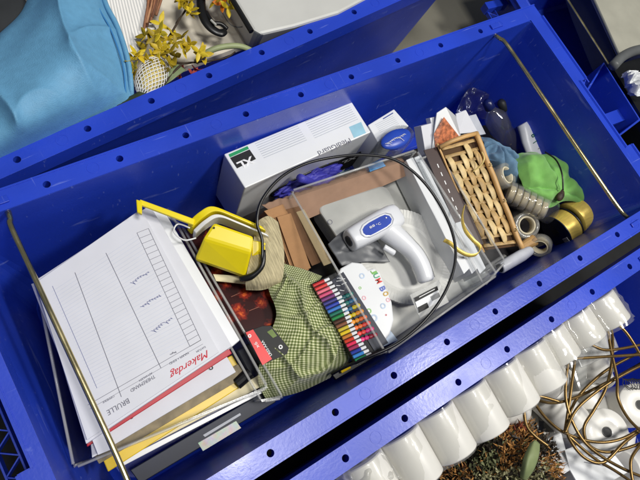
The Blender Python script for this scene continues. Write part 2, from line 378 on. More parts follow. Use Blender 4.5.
def ctag(o, label, cat, **k): return tag(o, label, cat, **k)
Z = lambda px, py, z: at(px, py, z)
def open_box(name, label, pts, ztop, depth, th=.0016, m=CLR, shrink=.04, lip=.003):
    """open clear tray: four walls, floor and a thicker rolled rim; outer top corners in px"""
    top = [at(*p, ztop) for p in pts]; c = sum(top, V())/4; bot = [c+(p-c)*(1-shrink)-V((0, 0, depth)) for p in top]
    t = thing(name, label, "plastic box", (c.x, c.y, ztop-depth))
    w = MB()
    inn = [c+(p-c)*(1-2*th/(p-c).length) for p in top]; inb = [b+(c-b)*.02+V((0, 0, th)) for b in bot]; inb = [V((q.x, q.y, bot[0].z+th)) for q in inb]
    w.add(top+bot+inn+inb, [(i, (i+1) % 4, 4+(i+1) % 4, 4+i) for i in range(4)]+[(4, 5, 6, 7)]+[(8+i, 8+(i+1) % 4, 12+(i+1) % 4, 12+i) for i in range(4)]+[(12, 13, 14, 15)]+[(i, (i+1) % 4, 8+(i+1) % 4, 8+i) for i in range(4)])
    obj("box_wall", w, m, t)
    r = MB()
    for i in range(4):
        a, b = top[i], top[(i+1) % 4]; a2 = a+(b-a).normalized()*.004; b2 = b-(b-a).normalized()*.004
        r.tube([a2+V((0, 0, .0005)), b2+V((0, 0, .0005))], .0016, 8)
    for i in range(4): r.tube([top[i]+(c-top[i]).normalized()*.003, bot[i]], .0012, 6)
    obj("box_rim", r, CLRM, t, smooth=True)
    return t
# ================= left clear box and its papers
open_box("clear_box", "clear plastic box at the left end of the middle crate holding papers and folders", [(36, 281), (168, 208), (268, 388), (74, 468)], -.075, .18)
open_box("clear_box", "second clear plastic tray edge right of the papers, under the yellow tool", [(150, 205), (182, 226), (283, 398), (262, 402)], -.085, .12)
def sheet(name, label, cat, q, z, th, m, curl=.0015, seed=0, group=None, parent=None):
    c = [at(*p, z) for p in q]; mb = MB(); n = 24
    grid(mb, c[0], c[1], c[2], c[3], n, n, lambda u, v: V((0, 0, curl*noise.noise(V((u*2+seed, v*2, seed*1.7)))+curl*1.2*(abs(u-.5)**3*8+abs(v-.5)**3*8)*.25)))
    o = obj(name, mb, m, parent, solid=th, smooth=True)
    if parent is None: tag(o, label, cat, group)
    return o
zs = -.055
t = thing("attendance_sheet", "printed table sheet with handwriting and red script on top of the paper stack", "paper", at(130, 330, zs))
obj("page", MB().slab([at(*p, zs) for p in ((35, 283), (141, 209), (219, 352), (87, 440))], .0035), WHITE, t, bevel=.0004)
A, B = (137, 233), (190, 346.5); A2, B2 = (148.5, 228.5), (201, 340)
lerp = lambda a, b, u: (a[0]+(b[0]-a[0])*u, a[1]+(b[1]-a[1])*u)
seg = [(A, B), (A2, B2)]+[(lerp(A, B, i/21), lerp(A2, B2, i/21)) for i in range(22)]
lines("table_rules", seg, zs, .00045, INK, t)
lines("column_rule", [((106, 253), (161, 368))], zs, .0006, INK, t); lines("column_rule", [((75, 272.5), (121.5, 397))], zs, .0006, INK, t); lines("column_rule", [((52.5, 286), (97, 388))], zs, .0004, INKB, t)
lines("header_rule", [((201, 340), (88, 405))], zs, .00045, INK, t); lines("header_rule", [((203, 344), (90, 409))], zs, .0003, INK, t)
rl = []
for i in range(1, 33):
    u = i/33; rl.append((lerp((50, 289), (97, 392), u), lerp((136, 232), (189, 345), u)))
lines("ruled_lines", rl, zs, .00035, RULE, t, dz=.0002)
textp(t, "Makerdag", (206, 348), (167, 372), zs, .0100, REDI, shear=.5)
textp(t, "THEREMAND", (154, 375), (130, 389.5), zs, .0036, INK, shear=.2)
textp(t, "BRULLE", (128, 398), (106, 411), zs, .0055, INK, shear=.1)
textp(t, "DATUM", (205, 346), (196, 351), zs, .0022, INK); textp(t, "NAAM + KIND", (188, 352), (169, 363), zs, .0025, INK)
textp(t, "AFHALEN", (152, 372), (139, 380), zs, .0022, INK); textp(t, "OPMERK", (114, 395), (102, 402), zs, .0022, INK)
def scrawl(parent, p1, p2, z, amp, seed, m):
    a, b = at(*p1, z+.0003), at(*p2, z+.0003); d = (b-a); n_ = V((0, 0, 1)).cross(d).normalized(); rs_ = random.Random(seed); L_ = d.length; pts = []; k_ = max(4, int(L_/.0030)); up_ = [rs_.uniform(.25, 1)*(1.9 if rs_.random() < .25 else 1) for _ in range(k_)]
    for i in range(k_*8):
        u = i/(k_*8-1); ph = u*k_*6.283; h = up_[min(k_-1, int(u*k_))]*amp
        pts.append(a+d*(u+.050*math.sin(ph+1.2))+n_*(h*(.5-.5*math.cos(ph))+.0006*math.sin(u*9)))
    return obj("handwriting", MB().tube(pts, .00028, 5), m, parent)
scrawl(t, (149, 271), (131, 282), zs, .0030, 1, INKB); scrawl(t, (160, 294), (141, 306), zs, .0030, 2, INKB); scrawl(t, (172, 317), (152, 330), zs, .0032, 3, INKB); scrawl(t, (176, 351), (170, 354), zs, .002, 5, INK)
tag(obj("paper_stack", MB().slab([at(*p, zs-.0042) for p in ((36, 280), (150, 205), (232, 346), (86, 444))], .012), WHITE, bevel=.0006), "thick white paper stack beneath the handwritten table sheet", "paper")
tag(obj("card_divider", MB().slab([at(*p, zs-.014) for p in ((150, 207), (165, 212), (240, 340), (228, 350))], .010), CARDW, bevel=.001), "white card dividers along the right edge of the paper stack", "card")
tag(obj("paper_sheet", MB().slab([at(*p, zs-.013) for p in ((31, 284), (60, 275), (115, 448), (98, 455))], .003), WHITE, bevel=.0004), "loose white paper edge poking out left of the stack", "paper")
tag(obj("red_folder", MB().slab([at(*p, zs-.0168) for p in ((60, 290), (160, 230), (232, 353.5), (87, 447))], .0035), REDM, bevel=.0008), "red folder under the handwritten sheet", "folder")
t = thing("white_booklet", "white booklet with wire rings below the red folder", "booklet", at(150, 410, -.082))
obj("pages", MB().slab([at(*p, -.080) for p in ((80, 330), (170, 260), (236, 372), (92, 458))], .006), WHITE, t, bevel=.0006)
for p in ((211, 368), (131, 417)): obj("ring", MB().ring(at(*p, -.079), (.2, .1, 1), .0016, .0024, .001, 16), BLACK, t)
tag(obj("clear_sleeve", MB().slab([at(*p, -.093) for p in ((92, 452), (238, 364), (246, 376), (99, 464))], .003), mat("grey_brown_card", (134, 120, 92), .6, var=.3, scale=90), bevel=.0005), "brown printed card strip between white booklet and yellow folder", "card")
tag(obj("yellow_folder", MB().slab([at(*p, -.099) for p in ((90, 430), (232, 355), (248, 382), (108, 472))], .006), YELF, bevel=.001), "bright yellow folder lying low in the left clear box", "folder")
tag(obj("wooden_ruler", MB().slab([at(*p, -.108) for p in ((100, 452), (262, 374), (268, 383), (108, 467))], .004), CREAM, bevel=.0006), "cream wooden ruler beside the yellow folder", "ruler")
tag(obj("white_ruler", MB().slab([at(*p, -.118) for p in ((118, 462), (268, 386), (270, 389), (121, 467))], .003), WHITE2, bevel=.0005), "white plastic ruler nearest the front wall of the crate", "ruler")
t = thing("magazine", "dark magazine with a colourful picture standing by the front wall", "magazine", at(210, 425, -.15))
obj("cover", MB().slab([at(*p, -.135) for p in ((130, 470), (270, 388), (276, 402), (140, 484))], .02), NAVY, t, bevel=.001)
PIC = mat("picture_print", (140, 120, 90), .3, var=.7, scale=120)
_n = PIC.node_tree; _t = _n.nodes.new("ShaderNodeTexNoise"); _t.inputs["Scale"].default_value = 110; _h = _n.nodes.new("ShaderNodeHueSaturation"); _h.inputs["Saturation"].default_value = 1.8; _h.inputs["Value"].default_value = .45
_c = _n.nodes.new("ShaderNodeTexCoord"); _n.links.new(_c.outputs["Object"], _t.inputs["Vector"]); _n.links.new(_t.outputs["Color"], _h.inputs["Color"]); _n.links.new(_h.outputs[0], _n.nodes["Principled BSDF"].inputs["Base Color"])
decal("picture", ((198, 443), (236, 421), (241, 428), (203, 451)), -.135, PIC, t); decal("headline", ((203, 435), (240, 413), (241, 415), (205, 437)), -.135, mat("grey_card", (176, 180, 190), .4), t)
tag(obj("black_marker", MB().tube([at(236, 384, -.098), at(250, 372, -.095)], .008, 14), BLACK, bevel=.001), "short black marker cap at the right end of the yellow folder", "marker")
tag(obj("pencil_case", MB().slab([at(*p, -.13) for p in ((235, 350), (252, 342), (276, 392), (262, 400))], .03), DGREY, bevel=.003), "dark pencil case squeezed at the box corner behind the battery card", "case")

# ================= yellow tool
t = thing("tape_tool", "yellow plastic hand tool with a long arm and boxy head", "tool", at(222, 250, -.09))
hd = [(213, 219), (268, 243), (243, 276), (198, 262)]
top = [at(213, 220, -.030), at(255, 236, -.030), at(248, 262, -.040), at(202, 247, -.040)]
mb = MB(); fr = [at(250, 272, -.062), at(196, 256, -.062)]
k = [at(214, 222, -.032), at(254, 236, -.032), at(252, 253, -.036), at(203, 238, -.036), at(246, 276, -.062), at(195, 258, -.062)]
dn = V((0, 0, -.03))
mb.add(k+[k[0]+dn, k[1]+dn, k[4]+V((0, 0, -.012)), k[5]+V((0, 0, -.012))], [(0, 1, 2, 3), (3, 2, 4, 5), (0, 6, 7, 1), (0, 3, 5, 9, 6), (1, 7, 8, 4, 2), (5, 4, 8, 9), (6, 9, 8, 7)])
obj("head", mb, YEL, t, bevel=.0035, smooth=False)
mb = MB()
cap = spline([at(*p) for p in ((188, 222, -.045), (199, 212, -.036), (212, 206, -.033), (232, 213, -.036), (262, 226, -.042))], 30)
for (i, q) in enumerate(cap): mb.v += [q+V((0, .000, .0)), q+V((0, 0, -.028)), q+V((.002, -.008, -.028)), q+V((.002, -.008, 0))]
for i in range(29):
    for j in range(4): a = 4*i; mb.f.append([a+j, a+(j+1) % 4, a+4+(j+1) % 4, a+4+j])
mb.f += [[0, 1, 2, 3], [116, 117, 118, 119]]
obj("cover_band", mb, YEL, t, bevel=.0012)
mb = MB(); off = V((.002, -.0105, -.004))
for q in cap: q = q+off; mb.v += [q, q+V((0, 0, -.024)), q+V((.001, -.005, -.024)), q+V((.001, -.005, 0))]
for i in range(29):
    for j in range(4): a = 4*i; mb.f.append([a+j, a+(j+1) % 4, a+4+(j+1) % 4, a+4+j])
mb.f += [[0, 1, 2, 3], [116, 117, 118, 119]]
obj("white_frame", mb, WHITE2, t, bevel=.001)
obj("arm", MB().slab([at(140, 199, -.028), at(195, 219, -.040), at(194, 225, -.040), at(139, 204, -.028)], .005), YEL, t, bevel=.0012)
obj("hook", MB().slab([at(136, 199, -.027), at(142, 201, -.027), at(142, 214, -.027), at(137, 212, -.027)], .006), YEL, t, bevel=.0012)
obj("spring_wire", MB().tube(spline([at(*p, -.05) for p in ((190, 228), (178, 224), (174, 232), (184, 240), (196, 238))], 24), .0010, 8), WHITE2, t, smooth=True)
obj("tongue", MB().slab([at(252, 240, -.05), at(266, 243, -.05), at(265, 254, -.05), at(252, 256, -.055)], .012), YEL, t, bevel=.001)
obj("screw", MB().lathe(at(214, 228, -.0325), (0, 0, 1), [(.0012, 0), (.0012, .0006)], 12), BLACK, t)

# ================= dark red packet, battery card, brush
m = bpy.data.materials.new("rose_print"); m.use_nodes = True; nt = m.node_tree; p = nt.nodes["Principled BSDF"]; p.inputs["Roughness"].default_value = .22
tc = nt.nodes.new("ShaderNodeTexCoord"); vo = nt.nodes.new("ShaderNodeTexVoronoi"); vo.voronoi_dimensions = "2D"; vo.inputs["Scale"].default_value = 42; nn = nt.nodes.new("ShaderNodeTexNoise"); nn.inputs["Scale"].default_value = 120; nn.inputs["Distortion"].default_value = 2
rp = nt.nodes.new("ShaderNodeValToRGB"); e = rp.color_ramp.elements; e[0].position = .12; e[0].color = srgb(224, 104, 44); e[1].position = .50; e[1].color = srgb(52, 14, 12); x = e.new(.28); x.color = srgb(150, 40, 22)
ad = nt.nodes.new("ShaderNodeMath"); ad.operation = 'MULTIPLY_ADD'; ad.inputs[1].default_value = .55; L = nt.links
L.new(tc.outputs["Object"], vo.inputs["Vector"]); L.new(tc.outputs["Object"], nn.inputs["Vector"]); L.new(nn.outputs[0], ad.inputs[0]); L.new(vo.outputs["Distance"], ad.inputs[2])
sb = nt.nodes.new("ShaderNodeMath"); sb.operation = 'SUBTRACT'; sb.inputs[1].default_value = .16; L.new(ad.outputs[0], sb.inputs[0]); L.new(sb.outputs[0], rp.inputs[0]); L.new(rp.outputs[0], p.inputs["Base Color"])
ROSE = m
t = thing("tealight_packet", "dark red packet printed with glowing roses", "packet", at(235, 290, -.13))
obj("packet", MB().slab([at(176, 228, -.105), at(236, 226, -.105), at(288, 319, -.098), at(236, 338, -.10)], .02), ROSE, t, bevel=.0015)
GP = mat("copper_print", (150, 84, 60), .5)
lines("print_line", [((231, 297), (240, 293))], -.099, .0006, GP, t, dz=.001); lines("print_line", [((249, 311), (259, 307))], -.099, .0006, GP, t, dz=.001)
t = thing("battery_card", "black and red battery card with a hanging hole on the checked cloth", "battery card", at(268, 345, -.075))
za = -.074
obj("backing", MB().slab([at(*p, za) for p in ((246, 332), (262, 326), (271, 325.5), (289, 348), (287, 354), (262, 365))], .0014), BLACKP, t, bevel=.0004)
decal("red_panel", ((245.6, 332.5), (253, 329.5), (272, 359), (262.5, 365.2)), za, mat("battery_red", (226, 36, 36), .4), t, dz=.0003)
WPR = mat("white_print", (235, 235, 235), .5)
textp(t, "x6", (259.5, 347), (256.5, 341.5), za, .0045, WPR, dz=.0008); textp(t, "LR03-AAA", (272, 355), (263, 340), za, .0034, WPR, dz=.0008, bold=.01)
decal("hanging_hole", ((267, 332), (272, 329), (277, 336), (273, 338)), za, mat("cloth_shade", (120, 138, 84), .9), t, dz=.0003)
obj("emblem", MB().ring(at(280.5, 347, za)+V((0, 0, .0003)), (0, 0, 1), .0012, .0026, .0004, 20), WPR, t)
obj("battery_symbol", MB().ring(at(249.5, 336, za)+V((0, 0, .0006)), (0, 0, 1), .0010, .0022, .0004, 20), WPR, t)
BRI = mat("bristle", (184, 172, 136), .8, var=.35, scale=60, stretch=(9, 1, 1), bump=.8, bscale=60)
o = obj("linen_brush", patch([[(256, 222, -.062), (268, 216, -.06), (278, 222, -.066)], [(252, 250, -.056), (270, 245, -.05), (284, 250, -.060)], [(246, 278, -.062), (264, 278, -.056), (283, 277, -.064)], [(246, 290, -.078), (262, 290, -.072), (278, 285, -.078)]], 30, 40, amp=.0012, freq=120), BRI, solid=.008)
tag(o, "cream striated fibre pad under the black cable plug", "fibre pad")
tag(obj("white_tag", MB().slab([at(*p, -.085) for p in ((213, 274), (243, 276), (246, 284), (216, 281))], .002), CREAM, bevel=.0004), "small cream paper tag under the yellow tool", "tag")

# ================= checked cloth
m = bpy.data.materials.new("gingham"); m.use_nodes = True; nt = m.node_tree; L = nt.links; p = nt.nodes["Principled BSDF"]; p.inputs["Roughness"].default_value = .9; p.inputs["Sheen Weight"].default_value = .2
uv = nt.nodes.new("ShaderNodeUVMap"); sp = nt.nodes.new("ShaderNodeSeparateXYZ"); L.new(uv.outputs[0], sp.inputs[0])
def nmath(op, a, b=None):
    q = nt.nodes.new("ShaderNodeMath"); q.operation = op
    for i, w in enumerate((a, b)):
        if w is None: continue
        if isinstance(w, (int, float)): q.inputs[i].default_value = w
        else: L.new(w, q.inputs[i])
    return q.outputs[0]
bx = nmath('LESS_THAN', nmath('FRACT', nmath('MULTIPLY', sp.outputs[0], 262)), .52); by = nmath('LESS_THAN', nmath('FRACT', nmath('MULTIPLY', sp.outputs[1], 262)), .52)
sm = nmath('MULTIPLY', nmath('ADD', bx, by), .5); rp = nt.nodes.new("ShaderNodeValToRGB"); rp.color_ramp.interpolation = 'CONSTANT'; e = rp.color_ramp.elements
e[0].position = 0; e[0].color = srgb(214, 214, 178); e[1].position = .75; e[1].color = srgb(78, 90, 44); x = e.new(.3); x.color = srgb(142, 152, 96)
L.new(sm, rp.inputs[0]); L.new(rp.outputs[0], p.inputs["Base Color"]); GING = m
o = obj("checked_cloth", patch([
 [(278, 262, -.085), (300, 268, -.088), (322, 276, -.092)],
 [(268, 285, -.078), (290, 288, -.070), (318, 290, -.082)],
 [(276, 315, -.082), (300, 318, -.074), (334, 322, -.080)],
 [(262, 350, -.086), (296, 350, -.078), (350, 352, -.092)],
 [(258, 380, -.100), (296, 374, -.094), (348, 364, -.110)],
 [(266, 400, -.125), (300, 392, -.13), (338, 374, -.14)]], 110, 130, amp=.007, freq=36, seed=3, ridge=.011, rfreq=19), GING, smooth=True, solid=.0012)
tag(o, "crumpled green and cream checked cloth", "cloth")
tag(obj("dark_clip", MB().slab([at(*p, -.12) for p in ((330, 372), (380, 346), (384, 352), (336, 380))], .006), BLACK, bevel=.001), "dark strip with a yellow mark tucked under the checked cloth edge", "strip")
tag(obj("yellow_peg", MB().tube([at(341, 372, -.112), at(350, 367, -.112)], .0022, 10), YELF), "tiny yellow peg beside the checked cloth", "peg")

# ================= felt pens
t = thing("felt_pen_pack", "pack of many coloured felt pens in a clear sleeve", "felt pens", at(345, 320, -.12))
cols = [(196, 40, 44), (214, 60, 60), (226, 110, 130), (206, 80, 120), (120, 60, 120), (60, 60, 130), (50, 70, 170), (60, 120, 196), (30, 110, 90), (40, 130, 70), (80, 50, 40), (130, 84, 60), (200, 180, 60), (220, 190, 40), (190, 120, 50), (200, 60, 40), (220, 50, 90), (160, 50, 90), (40, 60, 150), (60, 130, 200), (40, 130, 80)]
zt = -.070
obj("card_tray", MB().slab([at(*p, zt-.006) for p in ((311, 284), (336, 272), (386, 350), (357, 364))], .012), BLACKP, t, bevel=.001)
for i, c in enumerate(cols):
    u = i/(len(cols)-1); a = lerp((313, 286), (355, 361), u); w = 12+2.2*math.sin(u*6.3); d = (w*.92, -w*.42)
    b = (a[0]+d[0], a[1]+d[1]); cm = mat("pen_%d_%d_%d" % c, c, .3)
    pe = obj("pen", MB().tube([at(a[0], a[1], zt), at(b[0], b[1], zt)], .0022, 10), cm, t, smooth=False)
    e2 = (b[0]+5, b[1]-2.2); obj("pen_tip", MB().tube([at(b[0], b[1], zt), at(e2[0], e2[1], zt)], [.0021, .0019], 8), CARDW, pe)
decal("printed_card", ((331, 281), (343, 272), (388, 343), (374, 351)), zt-.0055, NAVY, t, dz=.0012)
gc = [(26, 90, 96), (40, 120, 110), (50, 110, 150), (214, 190, 40), (232, 150, 40), (230, 110, 50), (226, 70, 60), (220, 50, 120), (150, 30, 50), (110, 20, 36)]
for j in range(8):
    for i in range(4):
        u0, v0 = (i+.5)/4, (j+.5)/8; pp = lerp(lerp((337, 297), (351, 290), u0), lerp((362, 343), (379, 337), u0), v0)
        obj("colour_dot", MB().ico(at(pp[0], pp[1], zt-.001), .0036, .0030, .0014, sub=2), mat("dot_%d" % ((j+i//2) % 10), gc[(j+i//2) % 10], .4), t, smooth=True)
random.seed(3)
for i in range(7):
    a = (334+random.random()*9, 278+random.random()*14); lines("white_lettering", [(a, (a[0]+3.5+2*random.random(), a[1]-3+5*random.random()))], zt-.0035, .0008, WPR, t)

# ================= glove boxes
t = thing("glove_box", "white glove box with purple gloves showing in its oval opening", "glove box", at(300, 150, -.17))
ZT = -.050; q = [at(224, 154, ZT), at(351, 100, ZT), at(371, 132, ZT), at(245, 188, ZT)]
q = [V((.206, .344, ZT)), V((.412, .344, ZT)), V((.413, .290, ZT)), V((.208, .288, ZT))]
q = [at(224, 154, ZT), at(351, 100.5, ZT), at(371, 132, ZT), at(245, 188, ZT)]
for v_ in q: v_.y = min(v_.y, .3445)
obj("carton", MB().slab(q, .13, (0, 0, -1)), CARDW, t, bevel=.0014)
textp(t, "XL", (251.5, 156), (236, 163), ZT, .0105, WPR, bold=.03, dz=.0006)
decal("size_patch", ((230, 158), (249.5, 149.5), (256, 159), (237, 168.5)), ZT, BLACKP, t, dz=.0003)
decal("green_strip", ((228.5, 154.5), (247.5, 146.2), (249, 149), (230, 157.5)), ZT, mat("green_print", (30, 150, 90), .5), t, dz=.0004)
textp(t, "MediGuard", (349, 138), (317, 151.5), ZT, .0080, INK, dz=.0005)
decal("blue_patch", ((349, 127), (361, 122), (366, 133), (354, 138)), ZT, mat("pale_blue_print", (150, 196, 214), .5), t)
ls = []
for i in range(9): v0 = i/9; ls.append((lerp((305, 122), (316, 140), v0), lerp((348, 104), (359, 121), v0)))
for i in range(8): v0 = i/8; ls.append((lerp((255, 144), (265, 160), v0), lerp((298, 126), (308, 142), v0)))
lines("small_print", ls, ZT, .0007, mat("faint_print", (170, 176, 186), .7), t)
n = (q[2]-q[3]).normalized(); ny = n.cross(V((0, 0, 1))); ny = ny if ny.y < 0 else -ny     # front face normal
def onf(px, py, d=.0):      # point on the front face
    dr = ray(px, py); k = (q[3]+ny*d-CP).dot(ny)/dr.dot(ny); return CP+dr*k
cen = onf(306, 178); hw = (onf(340, 163)-onf(273, 192)).length/2; ex = n
mb = MB(); pts = []
for i in range(48):
    a = 2*math.pi*i/48; pts.append(cen+ex*math.cos(a)*hw+V((0, 0, 1))*math.sin(a)*.021+ny*.0004)
obj("opening_edge", MB().tube(pts, .0022, 8, closed=True), BLACK, t, smooth=True)
mb = MB(); mb.add(pts, [list(range(48))]); obj("opening", mb, BLACKP, t)
mb = MB(); bm = bmesh.new(); bmesh.ops.create_uvsphere(bm, u_segments=64, v_segments=40, radius=1)
for v_ in bm.verts:
    c = v_.co; k = 1+.30*noise.noise(V((c.x*4.5, c.y*4.5, c.z*5)))+.2*abs(noise.noise(c*9))
    mb.v.append(cen+ex*c.x*hw*.88*k+V((0, 0, 1))*c.z*.021*k+ny*(c.y*.018+.004)*k)
mb.f = [[v_.index for v_ in f_.verts] for f_ in bm.faces]; bm.free()
gl = obj("nitrile_gloves", mb, PURP, smooth=True); tag(gl, "bunched purple nitrile gloves sticking out of the glove box opening", "gloves")
obj("glove_finger", MB().tube(spline([onf(300, 178, .012), onf(318, 186, .018), onf(330, 192, .02), onf(326, 197, .02)], 12), [.006]*8+[.005, .004, .003, .002], 10), PURP, gl, smooth=True)
x0 = onf(368, 155, .0006)
up = V((0, 0, -1))
pt = [onf(*p_, .0005) for p_ in ((339, 160.5), (361, 151.5), (361, 162), (340, 171))]; obj("size_patch", MB().slab(pt, .0003, -ny), BLACKP, t)
a_, b_ = onf(359, 154), onf(342, 161); text3(t, "XL", a_+ny*.001-V((0, 0, 0)), b_-a_, (0, 0, -1), (b_-a_).length, .011, WPR, bold=.03)
a_, b_ = onf(338, 180), onf(318, 189); text3(t, "MediGuard", a_+ny*.0008, b_-a_, (0, 0, -1), (b_-a_).length*1.3, .008, INK)
pt = [onf(*p_, .0004) for p_ in ((340, 173), (350, 169), (350, 178), (341, 182))]; obj("blue_patch", MB().slab(pt, .0002, -ny), mat("pale_blue_print", (150, 196, 214), .5), t)
t = thing("glove_box", "smaller white carton half hidden right of the big glove box", "carton", at(390, 140, -.16))
ZB = -.066; q2 = [at(368, 125, ZB), at(394, 109, ZB), at(409, 126, ZB), at(378, 142, ZB)]
obj("carton", MB().slab(q2, .1, (0, 0, -1)), CARDW, t, bevel=.0012)
lines("small_heading", [((393, 113), (383, 119))], ZB, .0016, mat("blue_print", (60, 80, 150), .6), t)
lines("small_print", [(lerp((375, 125), (381, 134), i/6), lerp((393, 116), (400, 125), i/6)) for i in range(6)], ZB, .0005, mat("faint_print", (170, 176, 186), .7), t)

# ================= cardboard
def up_slab(name, pts, th, m, label, cat): return tag(obj(name, MB().slab([at(*p) for p in pts], th), m, bevel=.0005), label, cat)
t = thing("cardboard_sheet", "front brown cardboard piece, tallest, beside the fibre pad", "cardboard", at(295, 250, -.12))
obj("face", MB().slab([at(277, 217, -.075), at(291, 213, -.075), at(311, 268, -.105), at(297, 274, -.105)], .004), CARDB, t, bevel=.0004)
for i in range(4):
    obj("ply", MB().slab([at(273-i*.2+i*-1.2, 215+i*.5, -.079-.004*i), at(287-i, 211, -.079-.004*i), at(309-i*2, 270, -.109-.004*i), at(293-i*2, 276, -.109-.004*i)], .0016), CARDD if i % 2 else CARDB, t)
up_slab("cardboard_sheet", [(264, 211, -.078), (283, 204, -.078), (288, 214, -.080), (271, 219, -.080)], .05, CARDB, "short upright brown cardboard stub with a ragged top behind the yellow tool", "cardboard")
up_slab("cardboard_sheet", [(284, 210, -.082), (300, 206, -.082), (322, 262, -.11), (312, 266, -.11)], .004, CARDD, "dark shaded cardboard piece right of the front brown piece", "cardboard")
up_slab("cardboard_sheet", [(296, 212, -.084), (304, 209, -.084), (334, 262, -.105), (324, 266, -.105)], .003, mat("tan_card", (170, 150, 110), .7), "narrow tan card leaning against the clear box side", "cardboard")
# wide cardboard inside right box with scalloped edge
mb = MB(); P = [at(262+i*(402-262)/40, 205-i*(205-158)/40+.7*math.sin(i*2.4)+.4*math.sin(i*1.1), -.079) for i in range(41)]
low = [at(415, 172, -.090), at(292, 226, -.095)]
mb.slab(P+low, .004); tag(obj("cardboard_sheet", mb, mat("pinkish_cardboard", (150, 118, 96), .75, var=.1, scale=50)), "large brown cardboard with a scalloped upper edge below the glove box", "cardboard")
up_slab("blue_packet", [(368, 166, -.070), (382, 160, -.070), (386, 166, -.072), (370, 172, -.074)], .01, mat("sky_blue", (40, 130, 190), .4), "small bright blue packet under the glove box corner", "packet")

# ================= right clear box
open_box("clear_box", "large clear plastic box in the centre holding the thermometer, tin and plates", [(291, 191), (416, 150), (497, 275), (386, 354)], -.058, .17, shrink=.03)
zz = -.090
tag(obj("box_lid", MB().slab([at(*p, -.047) for p in ((300, 188), (418, 150), (470, 232), (352, 276))], .0008), clear("lid_film", rough=.16, haze=.03, base=.09), bevel=.0003), "loose clear lid lying across the top of the centre clear box", "lid") if 0 else None
t = thing("metal_tin", "shiny silver tin with rounded corners under the thermometer", "tin", at(360, 220, -.14))
ctl = [at(*p, zz) for p in ((316, 206), (386, 184), (398, 206), (346, 250))]
c = sum(ctl, V())/4; pts = []
for i in range(4):
    a, b, d = ctl[i-1], ctl[i], ctl[(i+1) % 4]; u1 = (a-b).normalized()*.014; u2 = (d-b).normalized()*.014
    for j in range(7): k = j/6; pts.append((b+u1)*(1-k)**2+b*2*k*(1-k)+(b+u2)*k*k)
obj("lid", MB().slab(pts, .035), SILV, t, bevel=.0025)
obj("recycling_mark", MB().ring(at(330, 222, -.0898), (0, 0, 1), .0028, .0036, .0003, 20), INK, t)
tag(obj("nose_shade_patch", patch([[(328, 244, -.092), (346, 230, -.086), (372, 230, -.092)], [(334, 254, -.090), (354, 244, -.085), (382, 248, -.092)], [(342, 266, -.095), (366, 262, -.094), (390, 262, -.097)]], 30, 30, amp=.002, freq=50), mat("nose_shade_grey", (92, 94, 98), .4), smooth=True, solid=.006), "added grey patch of painted shade under the nose of the thermometer", "shade patch")  # shade below the thermometer nose, put in as a grey shape
tag(obj("grey_liner", MB().slab([at(*p, -.125) for p in ((322, 205), (412, 160), (488, 275), (392, 340))], .02), mat("grey_liner", (206, 206, 200), .35, var=.12, scale=9), bevel=.002), "pale grey plastic liner at the bottom of the centre clear box", "liner")
t = thing("paper_plates", "stack of round white paper plates with fluted rims", "plates", at(405, 262, -.118))
pc = at(403, 258, -.112)
for kk in range(3):
    mb = MB(); NS = 320; base = pc+V((0, 0, .0022*kk))
    prof = [(.001, 0), (.048, 0), (.052, .001), (.060, .005), (.071, .007)]
    for r_, h_ in prof:
        for j in range(NS):
            a = 2*math.pi*j/NS; w = (.00045 if j % 4 < 2 else -.00045)*max(0, (r_-.052)/.019)
            mb.v.append(base+V((math.cos(a)*r_, math.sin(a)*r_, h_+w)))
    for i in range(4):
        for j in range(NS): mb.f.append([i*NS+j, i*NS+(j+1) % NS, (i+1)*NS+(j+1) % NS, (i+1)*NS+j])
    mb.f.append(list(range(NS)))
    obj("plate", mb, mat("plate_grey", (206, 206, 202), .45, var=.03), t, solid=.0006, keep=tuple(base))
t = thing("craft_pack", "white card pack printed with colourful letters and drawings", "card pack", at(375, 305, -.12))
zj = -.082
obj("backing_card", MB().slab([at(*p, zj) for p in ((336, 278), (341, 268), (352, 262), (362, 263), (368, 270), (374, 268), (380, 272), (386, 288), (392, 302), (394, 320), (390, 334), (380, 348), (370, 342))], .012), CARDW, t, bevel=.002)
for ch, p1, c_ in (("J", (370, 271), (120, 180, 90)), ("U", (372.5, 275), (80, 160, 120)), ("M", (375, 280), (214, 70, 60)), ("B", (379, 288), (90, 110, 190)), ("O", (382, 293), (200, 160, 60))):
    textp(t, ch, p1, (p1[0]+2.2, p1[1]+4.2), zj, .0085, mat("letter_%s" % ch, c_, .5), bold=.03)
PB = mat("pale_blue_ink", (190, 206, 226), .6); PG = mat("pale_green_ink", (150, 200, 120), .6); PK = mat("pink_ink", (230, 180, 190), .6)
for px_, py_2, mm, r_ in ((362, 276, PB, .004), (364, 298, PK, .003), (369, 311, PG, .0035), (374, 318, PB, .005), (383, 306, PB, .004), (377, 328, PG, .002), (388, 300, PK, .003), (386, 315, REDI, .0012), (360, 288, PG, .002), (367, 324, mat("orange_ink", (230, 150, 60), .6), .002)):
    obj("drawing", MB().ring(at(px_, py_2, zj)+V((0, 0, .0002)), (0, 0, 1), r_*.55, r_, .0003, 18), mm, t)
tag(obj("blue_wash_card", MB().slab([at(*p, zj-.010) for p in ((352, 300), (384, 322), (398, 340), (372, 352))], .004), mat("pale_blue_card", (190, 206, 224), .5, var=.1, scale=60), bevel=.0006), "pale blue card peeking out under the white letter pack", "card")

